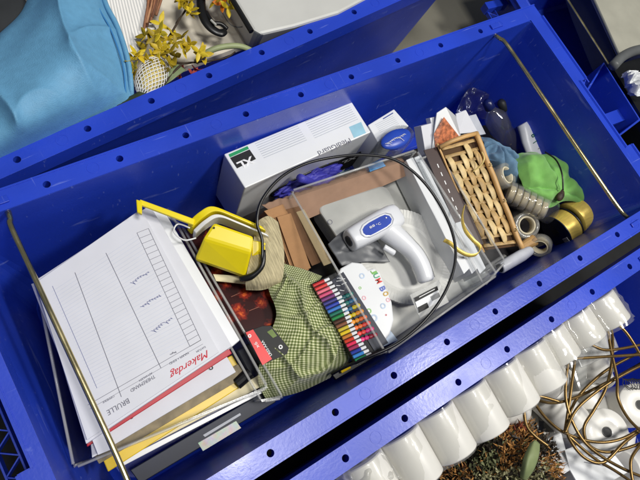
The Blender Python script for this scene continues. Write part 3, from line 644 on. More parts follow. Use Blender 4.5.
# thermometer
t = thing("infrared_thermometer", "white gun shaped forehead thermometer with a blue screen", "thermometer", at(390, 245, -.095))
zg = -.072
GW = mat("gun_white", (224, 226, 230), .3, var=.01, coat=.2)
body = [((352, 239), 12.5), ((362, 233), 15), ((374, 226.5), 16.5), ((386, 220), 17), ((394, 217), 15)]
mb = MB(); prof = []
A_, B_ = at(349, 241, zg), at(399, 214, zg); axd = (B_-A_).normalized(); Lg = (B_-A_).length
sec = [(.0, .0128, .0135), (.03, .0150, .0150), (.15, .0158, .016), (.4, .0170, .0165), (.65, .0180, .0165), (.85, .0178, .015), (.95, .016, .0125), (1.0, .0115, .009)]
sd = axd.cross(V((0, 0, 1))).normalized(); NS = 28
for u, a, b in sec:
    for j in range(NS):
        th = 2*math.pi*j/NS; cx, cz = math.cos(th), math.sin(th); e_ = .62
        mb.v.append(A_+axd*Lg*u+sd*a*math.copysign(abs(cx)**e_, cx)+V((0, 0, 1))*b*math.copysign(abs(cz)**e_, cz))
for i in range(len(sec)-1):
    for j in range(NS): mb.f.append([i*NS+j, i*NS+(j+1) % NS, (i+1)*NS+(j+1) % NS, (i+1)*NS+j])
mb.f += [list(range(NS))[::-1], [(len(sec)-1)*NS+j for j in range(NS)]]
obj("body", mb, GW, t, smooth=True, bevel=.0015)
hp = spline([at(*p) for p in ((386, 229, zg-.002), (400, 240, zg-.004), (413, 252, zg-.006), (421, 265, zg-.008), (427, 282, zg-.010))], 22)
rs = [.017-.0055*min(1, i/9)+.001*math.sin(i/21*3.1)for i in range(22)]; rs[-1] = .0095
obj("grip", MB().tube(hp, rs, 24), GW, t, smooth=True, bevel=.002)
obj("grip_seam", MB().tube([hp[i]+(hp[min(i+1, 21)]-hp[max(0, i-1)]).normalized().cross(V((0, 0, 1)))*-(rs[i]*.98)+V((0, 0, .004)) for i in range(5, 21)], .0007, 6), GREY, t, smooth=True)
obj("body_seam", MB().tube([A_+axd*Lg*u-sd*b_+V((0, 0, .002)) for u, b_ in ((.08, .0154), (.15, .0159), (.4, .0171), (.65, .0181), (.85, .0179))], .0005, 6), GREY, t, smooth=True)
obj("screen_bezel", MB().tube([at(*p, zt_b) for zt_b in (zg+.0172,) for p in ((360.5, 230), (363, 225), (368.5, 220.8), (380, 214.8), (385.5, 212.8), (391, 214), (393.8, 219), (392.5, 224), (388, 228), (377, 234), (371, 236.8), (365, 236.8), (361.5, 234))], .0004, 6, closed=True), mat("bezel_grey", (190, 192, 200), .4), t, smooth=True)
obj("nozzle", MB().lathe(A_-axd*.0012, axd, [(.0062, 0), (.0078, 0), (.0078, .003), (.0062, .003)], 28, True), mat("nozzle_dark", (50, 52, 60), .3), t, smooth=True)
obj("lens", MB().lathe(A_-axd*.0006, axd, [(.0060, 0), (.0060, .002)], 24), BLACK, t)
zt_ = zg+.0165; sc_ = [(362, 228), (380, 217.5), (388, 215), (391, 219), (388, 224), (369, 235), (364, 234)]
SCR = mat("blue_screen", (62, 84, 176), .2)
pl = [at(*p, zt_) for p in ((362.5, 229.5), (364.5, 226), (369, 222.5), (380, 216.5), (385, 214.5), (389.5, 215.5), (392, 219), (391, 223), (387, 226.5), (376, 232.5), (371, 235), (366, 235), (363.5, 233))]
sh = at(377, 225, zt_); obj("screen", MB().slab(pl, .0020), SCR, t, bevel=.0006)
textp(t, "88", (370, 229), (375, 226.3), zt_, .0032, WPR, dz=.001, name="screen_mark"); textp(t, "°C", (377, 226.5), (381, 224.2), zt_, .0034, WPR, dz=.001, name="screen_mark")
obj("button", MB().lathe(at(386, 218, zt_), (0, 0, 1), [(.001, 0), (.001, .0012)], 12), WPR, t)
obj("trigger", MB().tube(spline([at(384, 247, zg-.002), at(389, 250, zg-.002), at(394, 253, zg-.004)], 8), .0042, 12), GW, t, smooth=True)

t = thing("barcode_label", "black and white barcode label near the front edge of the clear box", "label", at(426, 302, -.07))
zl = -.060
obj("sticker", MB().slab([at(*p, zl) for p in ((414, 298), (437, 286), (442, 300), (419, 313))], .0006), CARDW, t)
decal("black_band", ((414, 298), (437, 286), (438.3, 290), (415.5, 302)), zl, BLACKP, t, dz=.0004); decal("black_band", ((417.5, 307.5), (427, 302.5), (429, 307.5), (419, 313)), zl, BLACKP, t, dz=.0004)
lines("label_line", [((434.5, 289.3), (419, 297.4))], zl, .0009, WPR, t, dz=.0007)
for i in range(9): lines("barcode_bar", [(lerp((430.5, 296.5), (439, 292), i/9), lerp((432.5, 301), (441, 296.5), i/9))], zl, .0007, BLACKP, t)
tag(obj("label_holder", MB().slab([at(*p, zl-.0012) for p in ((410, 295), (439, 280), (449, 302), (420, 318))], .0010), CLRM), "clear lid flap carrying the barcode label", "lid")
# white strips on the right of the box
for i, (dx, zz_, lab) in enumerate(((0, -.070, "leftmost"), (8, -.075, "middle"), (16, -.08, "rightmost"))):
    tag(obj("white_card", MB().slab([at(*p, zz_) for p in ((406+dx, 160-dx*.3), (413+dx, 157-dx*.3), (470+dx, 268), (464+dx, 274))], .05, (0, 0, -1)), CARDW, bevel=.0008), "%s of three upright white cards along the right side of the centre box" % lab, "card")
# blue disc in clear cup
t = thing("clear_cup", "clear cup with a blue oval lid beside the glove boxes", "cup", at(395, 150, -.13))
cc = at(396, 139, -.052); ax_ = (at(412, 131, -.052)-at(380, 147, -.052)).normalized(); bb = Matrix.Rotation(math.atan2(ax_.y, ax_.x), 3, 'Z')
obj("lid", MB().ico(cc, .027, .014, .006, bb, 3), mat("cap_blue", (40, 74, 178), .35), t, smooth=True)
scrawl(t, (405, 133), (386, 143), -.0455, .005, 8, WPR)
top = []; bot = []
for j in range(32):
    a = 2*math.pi*j/32; top.append(cc+bb @ V((math.cos(a)*.031, math.sin(a)*.018, .003))); bot.append(cc+bb @ V((math.cos(a)*.024, math.sin(a)*.013-.004, -.06)))
mb = MB(); mb.add(top+bot, [(j, (j+1) % 32, 32+(j+1) % 32, 32+j) for j in range(32)]); obj("cup_wall", mb, CLR, t, smooth=True, solid=.001)

# black cable
t = thing("black_cable", "black cable looping over the glove box and the clear box", "cable", at(350, 250, -.06))
cp = [(262, 262, -.045), (262, 240, -.040), (257, 222, -.034), (262, 200, -.03), (280, 178, -.03), (305, 164, -.034), (335, 157, -.036), (365, 155, -.034), (395, 160, -.034), (420, 178, -.036), (440, 205, -.04), (453, 235, -.042), (455, 262, -.044), (445, 292, -.046), (425, 320, -.048), (398, 343, -.052), (368, 357, -.062), (345, 367, -.08), (332, 374, -.10)]
obj("cord", MB().tube(spline([at(*p) for p in cp], 160), .0020, 12), BLACK, t, smooth=True)
obj("plug", MB().tube(spline([at(*p) for p in ((264, 250, -.043), (262, 266, -.046), (252, 276, -.052), (240, 279, -.058))], 14), [.0020, .0024, .0028, .0031, .0032, .0032, .0032, .0034, .0038, .0042, .0042, .0042, .004, .0032], 14), BLACK, t, smooth=True)

# ================= papers / photo card behind basket
def card(q, z, th, m, label, cat="card", name="paper_card"):
    return tag(obj(name, MB().slab([at(*p[:2], p[2] if len(p) > 2 else z) for p in q], th), m, bevel=.0005), label, cat)
t = thing("photo_card", "white card with an orange floral photo leaning behind the wicker basket", "card", at(445, 130, -.12))
obj("mount", MB().slab([at(437, 113, -.062), at(446, 107, -.060), at(456, 116, -.062), at(462, 140, -.085), at(432, 150, -.09)], .002), CARDW, t, bevel=.0005)
FLO = mat("floral_print", (190, 110, 70), .4, var=.75, scale=170)
obj("photo", MB().slab([at(444, 117, -.0615), at(459, 136, -.0795), at(450, 150, -.088), at(436, 150, -.088), at(434, 134, -.077)], .0005), FLO, t)
for z_ in (0,): pass
card([(456, 114, -.066), (466, 110, -.066), (478, 132, -.08), (458, 134, -.084)], 0, .003, WHITE, "white printed card right of the floral photo card")
card([(421, 126, -.075), (432, 123, -.075), (440, 150, -.095), (426, 156, -.095)], 0, .02, WHITE, "upright white booklets left of the floral photo card", "booklet", "white_booklet")
card([(430, 118, -.072), (438, 116, -.072), (446, 140, -.09), (436, 144, -.09)], 0, .012, CARDW, "narrow white envelope tucked behind the floral photo card", "envelope", "envelope")
card([(468, 116, -.09), (476, 114, -.09), (486, 134, -.10), (474, 136, -.10)], 0, .02, mat("grey_card", (176, 180, 190), .4), "grey booklet spine between the papers and the dark bottles", "booklet", "booklet")
lines("print_line", [((460, 117), (466, 115)), ((461, 121), (468, 118)), ((463, 125), (470, 122))], -.07, .0006, INKB, S.objects["photo_card"], dz=.004) if 0 else None

# brown strip with dashes
t = thing("dashed_strip", "dark brown strip with white dashes left of the wicker basket", "strip", at(445, 195, -.1))
fa, fb, fc, fd = at(424, 150, -.066), at(440, 146, -.066), at(484, 244, -.085), at(466, 250, -.085)
obj("strip", MB().slab([fa, fb, fc, fd], .002), FILM, t, bevel=.0004)
for i in range(9):
    u = .16+i*.085; p_ = (fa*.6+fb*.4)*(1-u)+(fd*.6+fc*.4)*u+V((0, 0, .0004)); d = (fd-fa).normalized(); n_ = d.cross(V((0, 0, 1))).normalized()*.0008
    mb = MB().add([p_-n_, p_+n_, p_+n_+d*.006, p_-n_+d*.006], [(0, 1, 2, 3)]); obj("dash", mb, WPR, t)

# ================= wicker basket (leaning)
t = thing("wicker_basket", "tan woven wicker basket leaning on its side", "basket", at(482, 190, -.16))
wa, wb, wc, wd = at(440, 145, -.060), at(473, 136, -.054), at(517, 246, -.082), at(485, 250, -.092)
nrm = (wb-wa).cross(wd-wa).normalized(); nrm = nrm if nrm.z > 0 else -nrm
def wp(u, v, h=0.): return (wa*(1-u)+wb*u)*(1-v)+(wd*(1-u)+wc*u)*v+nrm*h
mb = MB(); grid(mb, wp(0, 0, -.004), wp(1, 0, -.004), wp(1, 1, -.004), wp(0, 1, -.004), 2, 2); obj("shade_backing", mb, mat("basket_shadow_wood", (84, 60, 36), .9), t, solid=.002)  # dark sheet behind the weave: shade inside the basket put into its colour
random.seed(11)
ncol = 5; nrow = 13
wv1, wv2 = MB(), MB()
for i in range(ncol):
    for j in range(nrow):
        if (j+i) % 2 or j in (0, nrow-1): continue
        u = (i+.5)/ncol; v = (j+.5)/nrow; j_ = random.uniform(-.006, .006)
        if random.random() < .04: continue
        pts = []
        for k in range(7):
            s_ = k/6-.5; pts.append(wp(u+.02*s_+j_, min(1, max(0, v+s_*2.1/nrow)), .0034*math.cos(s_*math.pi)-.0012))
        (wv1 if random.random() < .6 else wv2).v  # pick tone
        tgt = wv1 if random.random() < .6 else wv2
        tgt.tube(pts, [.0028, .0048, .0054, .0054, .0054, .0048, .0028], 8, flat=.16)
for j in range(nrow):      # crossing strips
    v = (j+.5)/nrow; tgt = wv2
    tgt.tube([wp(k/12, v, .0012*math.cos(math.pi*(k/12*ncol-.5+j))) for k in range(13)], .0030, 8, flat=.3)
obj("weave", wv1, WICK, t, smooth=True); obj("dark_weave", wv2, WICK2, t, smooth=True)
obj("rim_cane", MB().tube([wp(1.07, -.02+k/20*1.05, .004+.0008*math.sin(k)) for k in range(21)], .0040, 12), BAMB, t, smooth=True)
obj("rim_cane", MB().tube([wp(-.04, -.02+k/20*1.04, -.002) for k in range(21)], .0018, 10), BAMB, t, smooth=True)
obj("top_cane", MB().tube([wp(-.05, .02, .002), wp(.3, .0, .006), wp(.7, -.01, .007), wp(1.1, -.01, .004)], .0034, 10), BAMB, t, smooth=True)
obj("basket_side", MB().slab([wp(1.10, 0, -.002), wp(1.34, .03, -.03), wp(1.28, .98, -.03), wp(1.12, 1.0, -.002)], .003), mat("basket_side_wood", (150, 112, 66), .7, var=.3, scale=60, stretch=(1, 8, 1)), t)
for v in (.28, .6, .86): obj("binding", MB().tube([wp(1.07, v-.008, .010), wp(1.11, v, .006), wp(1.07, v+.01, .011), wp(1.03, v+.012, .006)], .0012, 6), WICK, t, smooth=True)
obj("loose_strand", MB().tube(spline([wp(.55, .30, .004), wp(.75, .27, .012), wp(.88, .22, .016), wp(.93, .16, .012)], 14), .0012, 6), mat("pale_strand", (226, 200, 130), .4), t, smooth=True)
# gold ribbon loop
rb = [at(*p) for p in ((464, 206, -.055), (462, 218, -.053), (465, 230, -.050), (473, 240, -.048), (480, 247, -.050), (477, 254, -.054), (468, 255, -.056), (458, 250, -.058), (450, 243, -.06), (444, 240, -.063))]
tag(obj("gold_ribbon", ribbon(rb, .0075, dirs=(.45, .35, .55), n=70), GOLDR, smooth=True, solid=.0004), "loose curl of shiny gold ribbon beside the wicker basket", "ribbon")
open_box("clear_box", "narrow clear plastic box around the foot of the wicker basket", [(418, 160), (438, 152), (505, 262), (484, 286)], -.07, .12, shrink=.02)
# marker
t = thing("white_marker", "white marker pen with a dark end lying at the front wall", "marker", at(510, 262, -.13))
ma, mc = at(500, 268, -.115), at(531, 250, -.115); d = (mc-ma).normalized()
obj("barrel", MB().lathe(ma, d, [(.0085, 0), (.0092, .001), (.0095, .02), (.0095, (mc-ma).length*.7), (.0075, (mc-ma).length*.95), (.006, (mc-ma).length)], 22), mat("barrel_white", (222, 224, 230), .35), t, smooth=True, bevel=.0008)
obj("end_plug", MB().lathe(ma-d*.001, d, [(.0068, 0), (.0068, .003)], 20), NAVY, t)
for (p1, p2, lab, mm) in (((470, 282), (505, 258), "milky clear tube lying along the front wall beside the white marker", CLRM),):
    tag(obj("clear_tube", MB().tube([at(*p1, -.13), at(*p2, -.125)], .007, 16), mm, smooth=True), lab, "tube")

# ================= right end: tapes, cloths, spools, bottles
TAPE = clear("tape_clear", tint=(.93, .90, .80), rough=.1, haze=.22); CORE = mat("tape_core", (230, 220, 190), .6)
def tape(o, ax, r, h, label, group=None):
    t = thing("tape_roll", label, "tape", o, group)
    o = V(o); obj("tape_film", MB().ring(o, ax, r*.70, r, h, 40), TAPE, t, smooth=True)
    obj("core", MB().ring(o+V(ax).normalized()*h*.04, ax, r*.56, r*.695, h*.92, 40), CORE, t, smooth=True); return t
tape(at(499, 178, -.118), (.35, -.25, 1), .021, .018, "clear tape roll lying uppermost beside the wicker basket rim")
tape(at(522, 226, -.145), (-.25, -.2, 1), .022, .018, "clear tape roll with dark centre below the row of tapes")
tape(at(541, 243, -.135), (-.9, -.35, .45), .018, .016, "small clear tape roll standing beside the navy ribbon spool")
a_, b_ = at(508, 192, -.115), at(546, 211, -.115); d = (b_-a_).normalized()
for i in range(6): tape(a_+(b_-a_)*(i/6), d+V((0, 0, .25)), .0175, .0095, "%s clear tape roll from the basket end of the shrink wrapped row" % ("first", "second", "third", "fourth", "fifth", "sixth")[i], "row of wrapped tape rolls")
tag(obj("tape_wrap", MB().tube([a_-d*.004, b_+d*.010+V((0, 0, .002))], .0195, 20), WRAP, smooth=True), "shrink wrap film round the row of tape rolls", "film")
tag(obj("cork_stopper", MB().tube([at(522, 247, -.14), at(534, 240, -.135)], [.008, .010], 14), BAMB), "small tan wooden piece at the foot of the basket", "wood piece")
# spools
def spool(c, ax, r, L_, label, flange):
    t = thing("ribbon_spool", label, "ribbon spool", c); c = V(c); ax = V(ax).normalized()
    if flange:
        fl = obj("flange", MB().lathe(c, ax, [(.004, 0), (r*1.02, 0), (r*1.02, .0016), (.004, .0016)], 48, True), mat("spool_navy", (14, 24, 52), .4), t)
        x = V((0, 0, 1)).cross(ax).normalized()
        y = ax.cross(x)
        obj("hub", MB().lathe(c-ax*.0006, ax, [(r*.25, 0), (r*.25, .0010)], 28), BLACK, t)
        rr = ray(566, 240); k = (c-ax*.001-CP).dot(ax)/rr.dot(ax); lc = CP+rr*k
        obj("price_label", MB().slab([lc-x*.004+y*.007, lc+x*.004+y*.007, lc+x*.004-y*.007, lc-x*.004-y*.007], .0003), CARDW, t)
        for i in range(5): obj("barcode_bar", MB().box(lc-ax*.0005+y*(-.005+.0024*i), (.0004, .0055, .0009), basis(y, ax)), BLACKP, t)
    obj("ribbon_winding", MB().lathe(c+ax*.0017, ax, [(r*.3, 0), (r*.955, 0), (r*.975, .0015), (r*.965, L_*.3), (r*.975, L_*.6), (r*.96, L_-.0015), (r*.94, L_), (r*.3, L_)], 56, True), GOLDR, t, smooth=True)
    obj("back_flange", MB().lathe(c+ax*(L_+.002), ax, [(r*.3, 0), (r, 0), (r, .0014), (r*.3, .0014)], 48, True), mat("spool_navy", (14, 24, 52), .4), t)
    return t
sx = V((.96, .10, .20)); s1 = at(556, 233, -.145)
spool(s1, sx, .031, .026, "front gold ribbon spool with a navy face and barcode sticker", True)
spool(s1+sx.normalized()*.034+V((0, .004, .002)), sx, .031, .024, "rear gold ribbon spool half covered by the green cloth", False)
# cloths
o = obj("green_cloth", patch([
 [(512, 156, -.115), (530, 152, -.105), (548, 155, -.105), (566, 158, -.115)],
 [(516, 168, -.105), (534, 164, -.092), (554, 168, -.090), (574, 172, -.10)],
 [(520, 182, -.108), (538, 180, -.095), (558, 182, -.092), (580, 188, -.10)],
 [(530, 196, -.112), (546, 197, -.100), (562, 194, -.100), (588, 200, -.105)],
 [(541, 206, -.12), (552, 207, -.112), (566, 201, -.112), (595, 208, -.11)]], 90, 90, amp=.009, freq=30, seed=5, fold=(at(562, 192, -.1), 6, .013, .07)), GREEN, smooth=True, solid=.0009)
tag(o, "bright green crumpled cloth at the right end of the crate", "cloth")
o = obj("blue_grey_cloth", patch([
 [(480, 136, -.115), (494, 140, -.105), (508, 148, -.11), (518, 155, -.12)],
 [(484, 146, -.105), (498, 150, -.095), (510, 156, -.10), (522, 164, -.115)],
 [(488, 160, -.11), (500, 163, -.10), (512, 170, -.108), (524, 178, -.12)],
 [(492, 174, -.13), (502, 178, -.125), (512, 184, -.125), (524, 192, -.13)]], 80, 80, amp=.007, freq=45, seed=9, fold=(at(500, 140, -.1), 9, .015, .06)), TEAL, smooth=True, solid=.0009)
tag(o, "crumpled blue grey cloth between the basket and the green cloth", "cloth")
tag(obj("brown_leather_knot", MB().ico(at(560, 195, -.098), .012, .007, .006, Matrix.Rotation(.6, 3, 'Z'), 3), mat("brown_leather", (64, 50, 34), .6, var=.5, scale=120, bump=1, bscale=200), smooth=True), "dark brown knot pinned on the green cloth", "knot")
tag(obj("black_string", MB().tube(spline([at(*p) for p in ((545, 152, -.088), (556, 160, -.080), (562, 174, -.077), (563, 190, -.085))], 24), .0013, 8), BLACK, smooth=True), "thin black cord lying across the green cloth", "cord")
def bottle(a, b, r, m, label, cap):
    t = thing("bottle", label, "bottle", V(((a.x+b.x)/2, (a.y+b.y)/2, min(a.z, b.z)))); d = b-a; L_ = d.length
    obj("bottle_body", MB().lathe(a, d, [(r*.8, 0), (r, r*.2), (r, L_*.30), (r*.88, L_*.42), (r*.98, L_*.55), (r*.9, L_*.68), (r*.45, L_*.80), (r*.38, L_*.84)], 32), m, t, smooth=True)
    obj("cap", MB().lathe(a+d*.84, d, [(r*.42, 0), (r*.45, .001), (r*.42, L_*.12), (r*.2, L_*.16)], 20), cap, t, smooth=True); return t
DB = clear("smoke_clear", tint=(.74, .79, .84), rough=.05, haze=.05, base=.08)
bottle(at(512, 150, -.17), at(486, 100, -.11), .020, DB, "clear smoky bottle lying nearest the papers at the back right", mat("cap_navy", (24, 34, 90), .3))
bottle(at(532, 158, -.19), at(500, 100, -.13), .019, clear("smoke_clear_dark", tint=(.70, .74, .80), rough=.06, haze=.05, base=.08), "second clear smoky bottle beside the white labelled one", DGREY)
t = thing("labelled_bottle", "white bottle with a tapered shoulder and green printed label", "bottle", at(532, 150, -.17))
la, lb = at(548, 170, -.14), at(522, 124, -.12); d = (lb-la); x = d.normalized().cross(V((0, 0, 1))).normalized(); nn_ = x.cross(d.normalized()); nn_ = nn_ if nn_.z > 0 else -nn_
mb = MB(); L_ = d.length
for (u, w) in ((0, .024), (.5, .024), (.7, .020), (.9, .012), (1, .009)):
    c = la+d*u
    for j in range(24):
        th = 2*math.pi*j/24; mb.v.append(c+x*w*math.cos(th)+nn_*min(w, .010)*math.sin(th))
for i in range(4):
    for j in range(24): mb.f.append([i*24+j, i*24+(j+1) % 24, (i+1)*24+(j+1) % 24, (i+1)*24+j])
mb.f += [list(range(24)), [96+j for j in range(24)]]
obj("bottle_body", mb, CARDW, t, smooth=True, bevel=.001)
GI = mat("green_ink", (30, 110, 80), .5)
cc = la+d*.72+nn_*.0115
obj("label_mark", MB().ring(cc-x*.003, nn_, .0018, .003, .0004, 20), GI, t)
for u, w in ((.60, .020), (.46, .014), (.34, .016)): obj("label_line", MB().box(la+d*u+nn_*.0110, (w, .0012, .0004), basis(x, nn_)), GI if u == .60 else INK, t)
tag(obj("foil_scrap", patch([[(470, 86, -.16), (486, 92, -.15), (498, 98, -.16)], [(462, 98, -.17), (480, 104, -.155), (494, 110, -.165)], [(456, 112, -.18), (472, 116, -.17), (488, 120, -.18)]], 30, 30, amp=.012, freq=60, seed=2), clear("blue_film", tint=(.55, .62, .88), rough=.1, haze=.03, base=.08), smooth=True, solid=.001), "thin bluish clear plastic bag crumpled in the back right corner", "plastic bag")
# filler under the visible heap: brown packing paper
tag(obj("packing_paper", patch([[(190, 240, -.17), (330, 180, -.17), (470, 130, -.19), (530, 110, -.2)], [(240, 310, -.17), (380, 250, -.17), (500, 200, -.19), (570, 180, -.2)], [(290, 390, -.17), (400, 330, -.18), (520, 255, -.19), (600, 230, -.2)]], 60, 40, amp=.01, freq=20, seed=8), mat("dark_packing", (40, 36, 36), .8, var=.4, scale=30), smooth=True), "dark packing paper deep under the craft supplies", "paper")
#SECTION3
# ================= crate behind: bag, flowers, board, bin
o = obj("cloth_bag", patch([
 [(28, -50, -.02), (50, -52, .02), (75, -50, .02), (90, -45, -.01)],
 [(26, 4, -.01), (52, 0, .035), (80, 0, .035), (104, 2, .0)],
 [(-10, 44, .0), (30, 38, .04), (80, 34, .042), (120, 36, .0)],
 [(-50, 100, .0), (14, 84, .045), (76, 70, .045), (129, 66, -.003)],
 [(-60, 150, .0), (8, 130, .035), (72, 104, .03), (131, 88, -.006)],
 [(-70, 200, -.01), (0, 161, -.006), (66, 131, -.006), (131, 102, -.010)]], 120, 120, amp=.012, freq=8, seed=4, ridge=.010, rfreq=7), BAG, smooth=True, solid=.0012)
tag(o, "light blue fabric bag lying over the crate behind at the upper left", "bag")
hem = [at(*p) for p in ((92, -40, -.005), (105, 2, .004), (116, 24, .004), (124, 46, .003), (129, 66, .001), (131, 86, -.003), (131.5, 100, -.014))]
obj("bag_hem", MB().tube(spline(hem, 50), .0032, 10, flat=1.), BAG, o, smooth=True)
hem = [at(*p) for p in ((84, -38, .006), (97, 4, .012), (109, 26, .013), (118, 48, .011), (123.5, 68, .008), (125.5, 88, .002), (126, 102, -.012))]
obj("bag_seam", MB().tube(spline(hem, 50), .0010, 8), BAGD, o, smooth=True)
st = spline([at(*p) for p in ((44, -3, .030), (36, 14, .034), (30, 26, .034), (22, 42, .036), (6, 54, .036), (-12, 62, .03))], 44)
tag(obj("board_base", MB().slab([at(-40, 150, -.05), at(20, -60, -.05), at(420, -60, -.05), at(345, 8, -.05)], .01), mat("cream_board", (222, 214, 196), .6, var=.04)), "large cream cardboard sheet lying in the crate behind under the flowers", "cardboard")
t = thing("foam_board", "white ribbed foam packaging sheet between the bag and yellow flowers", "foam sheet", at(128, 20, -.05))
fa, fb, fc, fd = at(88, -40, -.012), at(134, -40, -.012), at(154, 26, -.016), at(112, 90, -.03)
mb = MB(); grid(mb, fa, fb, fc, fd, 90, 20, lambda u, v: V((0, 0, .0007*math.sin(u*110))))
obj("sheet", mb, mat("foam_white", (232, 230, 226), .7, var=.02), t, solid=.006, smooth=True)
t = thing("stick_bundle", "bundle of thin brown sticks behind the flowers", "sticks", at(152, 5, -.04)); random.seed(5)
for i in range(7):
    a = at(150+i*2.4, -12, -.010-.002*(i % 3)); b = at(142+i*2.2+random.random()*3, 26+random.random()*4-i*2.4, -.012-.002*(i % 2)); obj("stick", MB().tube([a, (a+b)/2+V((.001*random.random(), 0, .001)), b], .0017, 7), mat("stick_brown%d" % (i % 3), ((150, 100, 70), (110, 70, 50), (180, 132, 96))[i % 3], .7, var=.3, scale=100), t, smooth=True)
# flowers
YF = [mat("petal_a", (190, 162, 24), .55, var=.15, scale=90), mat("petal_b", (152, 130, 18), .55, var=.15, scale=90), mat("petal_c", (212, 186, 40), .55, var=.12, scale=90)]
STEM = mat("stem_brown", (56, 44, 30), .8, var=.3, scale=100)
def flower(c, r, parent, m, n=5):
    mb = MB(); c = V(c); tilt = Matrix.Rotation(random.uniform(-.9, .9), 3, 'X') @ Matrix.Rotation(random.uniform(-.9, .9), 3, 'Y') @ Matrix.Rotation(random.uniform(0, 6.28), 3, 'Z')
    for k in range(n):
        a = 6.283*k/n+random.uniform(-.3, .3); L_ = r*random.uniform(.8, 1.25); k0 = len(mb.v); up_ = random.uniform(.2, .9)
        for i in range(6):
            u = i/5; w = r*.26*math.sin(math.pi*min(.97, u*.85+.12)); x = L_*u; z_ = L_*up_*u*u*.7
            for s_ in (-1, 0, 1):
                p = V((x*math.cos(a)-s_*w*math.sin(a), x*math.sin(a)+s_*w*math.cos(a), z_+abs(s_)*w*.5)); mb.v.append(c+tilt @ p)
        for i in range(5):
            for s_ in range(2): q = k0+3*i+s_; mb.f.append([q, q+1, q+4, q+3])
    return obj("blossom", mb, m, parent, smooth=True, solid=.0004)
t = thing("artificial_flowers", "spray of yellow artificial blossoms beside the light blue bag", "flowers", at(165, 50, -.04)); random.seed(12)
ctr = [(146, 35), (152, 44), (160, 33), (168, 40), (175, 44), (183, 48), (161, 50), (170, 53), (153, 55), (148, 62), (176, 56), (137, 56), (133, 60), (133, 78), (199, 52), (203, 55), (168, 62), (160, 24), (146, 48), (182, 38), (166, 47), (190, 45), (156, 38), (172, 34), (134, 68), (166, 70), (158, 62)]
for i, (x, y) in enumerate(ctr): flower(at(x, y, random.uniform(-.012, .004)), random.uniform(.010, .014), t, YF[i % 3], random.choice((3, 4, 4, 5)))
for pts in (((150, 30), (160, 45), (175, 62), (200, 62), (225, 58), (235, 52)), ((225, 58), (240, 62), (250, 58)), ((158, 92), (180, 66), (196, 62)), ((176, 24), (180, 18), (188, 8)), ((167, 40), (178, 22), (190, 2)), ((195, 62), (205, 58), (203, 50))):
    obj("twig", MB().tube(spline([at(x, y, -.014+.004*math.sin(i*2)) for i, (x, y) in enumerate(pts)], 20), [.0014]*10+[.0010]*10, 6), STEM, t, smooth=True)
LF = mat("dark_leaf", (48, 58, 34), .6, var=.3, scale=60)
obj("leaf", patch([[(100, 106, -.012), (130, 96, -.006), (160, 78, -.012)], [(104, 111, -.012), (134, 101, -.004), (166, 84, -.012)], [(110, 116, -.016), (140, 106, -.012), (172, 92, -.018)]], 20, 8, amp=.003, freq=90), LF, t, smooth=True, solid=.0006)
obj("leaf", patch([[(156, 84, -.02), (166, 72, -.01), (178, 64, -.012)], [(160, 88, -.02), (172, 80, -.01), (186, 70, -.016)]], 14, 6, amp=.002, freq=90), mat("sage_leaf", (120, 134, 96), .6), t, smooth=True, solid=.0006)
t = thing("yellow_flower_sprig", "smaller yellow sprig at the very top beside the black strap", "flowers", at(186, 4, -.03))
for i, (x, y) in enumerate([(180, 2), (186, 6), (191, 10), (184, -6), (194, 0), (190, 14)]): flower(at(x, y, -.006), .013, t, YF[i % 3], 4)
t = thing("orange_leaves", "orange and yellow autumn leaves next to the white bin", "leaves", at(225, 4, -.03)); OR = mat("orange_leaf", (232, 130, 30), .5, var=.25, scale=80)
for i, (x, y) in enumerate([(216, 1), (222, 4), (228, 8), (224, -4), (233, 3), (210, -3)]): flower(at(x, y, -.012), .013, t, OR if i % 2 else YF[2], 3)
t = thing("red_sprig", "faded red leaf sprig lying on the cream cardboard below the blossoms", "sprig", at(187, 72, -.05)); RS = mat("faded_red", (170, 70, 64), .7, var=.3, scale=90)
for (x, y) in ((184, 70), (192, 74), (180, 76), (196, 70)): flower(at(x, y, -.034), .010, t, RS, 3)
# net
t = thing("net_sachet", "white mesh net sachet with pale yellow filling among the flowers", "sachet", at(152, 76, -.04)); nc = at(152, 77, -.012); nx = (at(160, 60, -.01)-at(142, 94, -.01)).normalized()
rot = basis(nx, (0, 0, 1)); obj("filling", MB().ico(nc, .026, .014, .012, rot, 3), mat("sachet_fill", (224, 206, 130), .7, var=.2, scale=150), t, smooth=True)
mb = MB()
for s_ in (1, -1):
    for k in range(9):
        pts = []
        for i in range(25):
            u = i/24; x = -1+2*u; a = math.pi*(.05+.9*((u*.9*s_+k/9) % 1)); rr = math.sqrt(max(0, 1-x*x))
            p = V((x*.031, rr*math.cos(a)*.018, rr*math.sin(a)*.0155)); pts.append((p, a))
        run = [pts[0]]
        for q_ in pts[1:]:
            if abs(q_[1]-run[-1][1]) > 1: 
                if len(run) > 2: mb.tube([nc+rot @ r_[0] for r_ in run], .0006, 5)
                run = []
            run.append(q_)
        if len(run) > 2: mb.tube([nc+rot @ r_[0] for r_ in run], .0006, 5)
obj("net", mb, WHITE2, t, smooth=True)
t = thing("black_strap", "black rubber strap with a hooked end on the cream cardboard", "strap", at(210, 18, -.04))
obj("strap_band", MB().tube(spline([at(*p) for p in ((200, -40, -.02), (201, -15, -.014), (201, 5, -.012), (204, 18, -.012), (211, 28, -.014), (220, 33, -.016), (226, 31, -.018))], 36), [.0062]*20+[.0062-.0001*i for i in range(10)]+[.0056, .0054, .005, .0045, .004, .003], 14, flat=.55), BLACK, t, smooth=True)
obj("strap_prong", MB().tube(spline([at(*p) for p in ((206, 12, -.012), (210, 19, -.011), (214, 23, -.011), (221, 24, -.013), (227, 29, -.018))], 20), .0030, 10), BLACK, t, smooth=True)
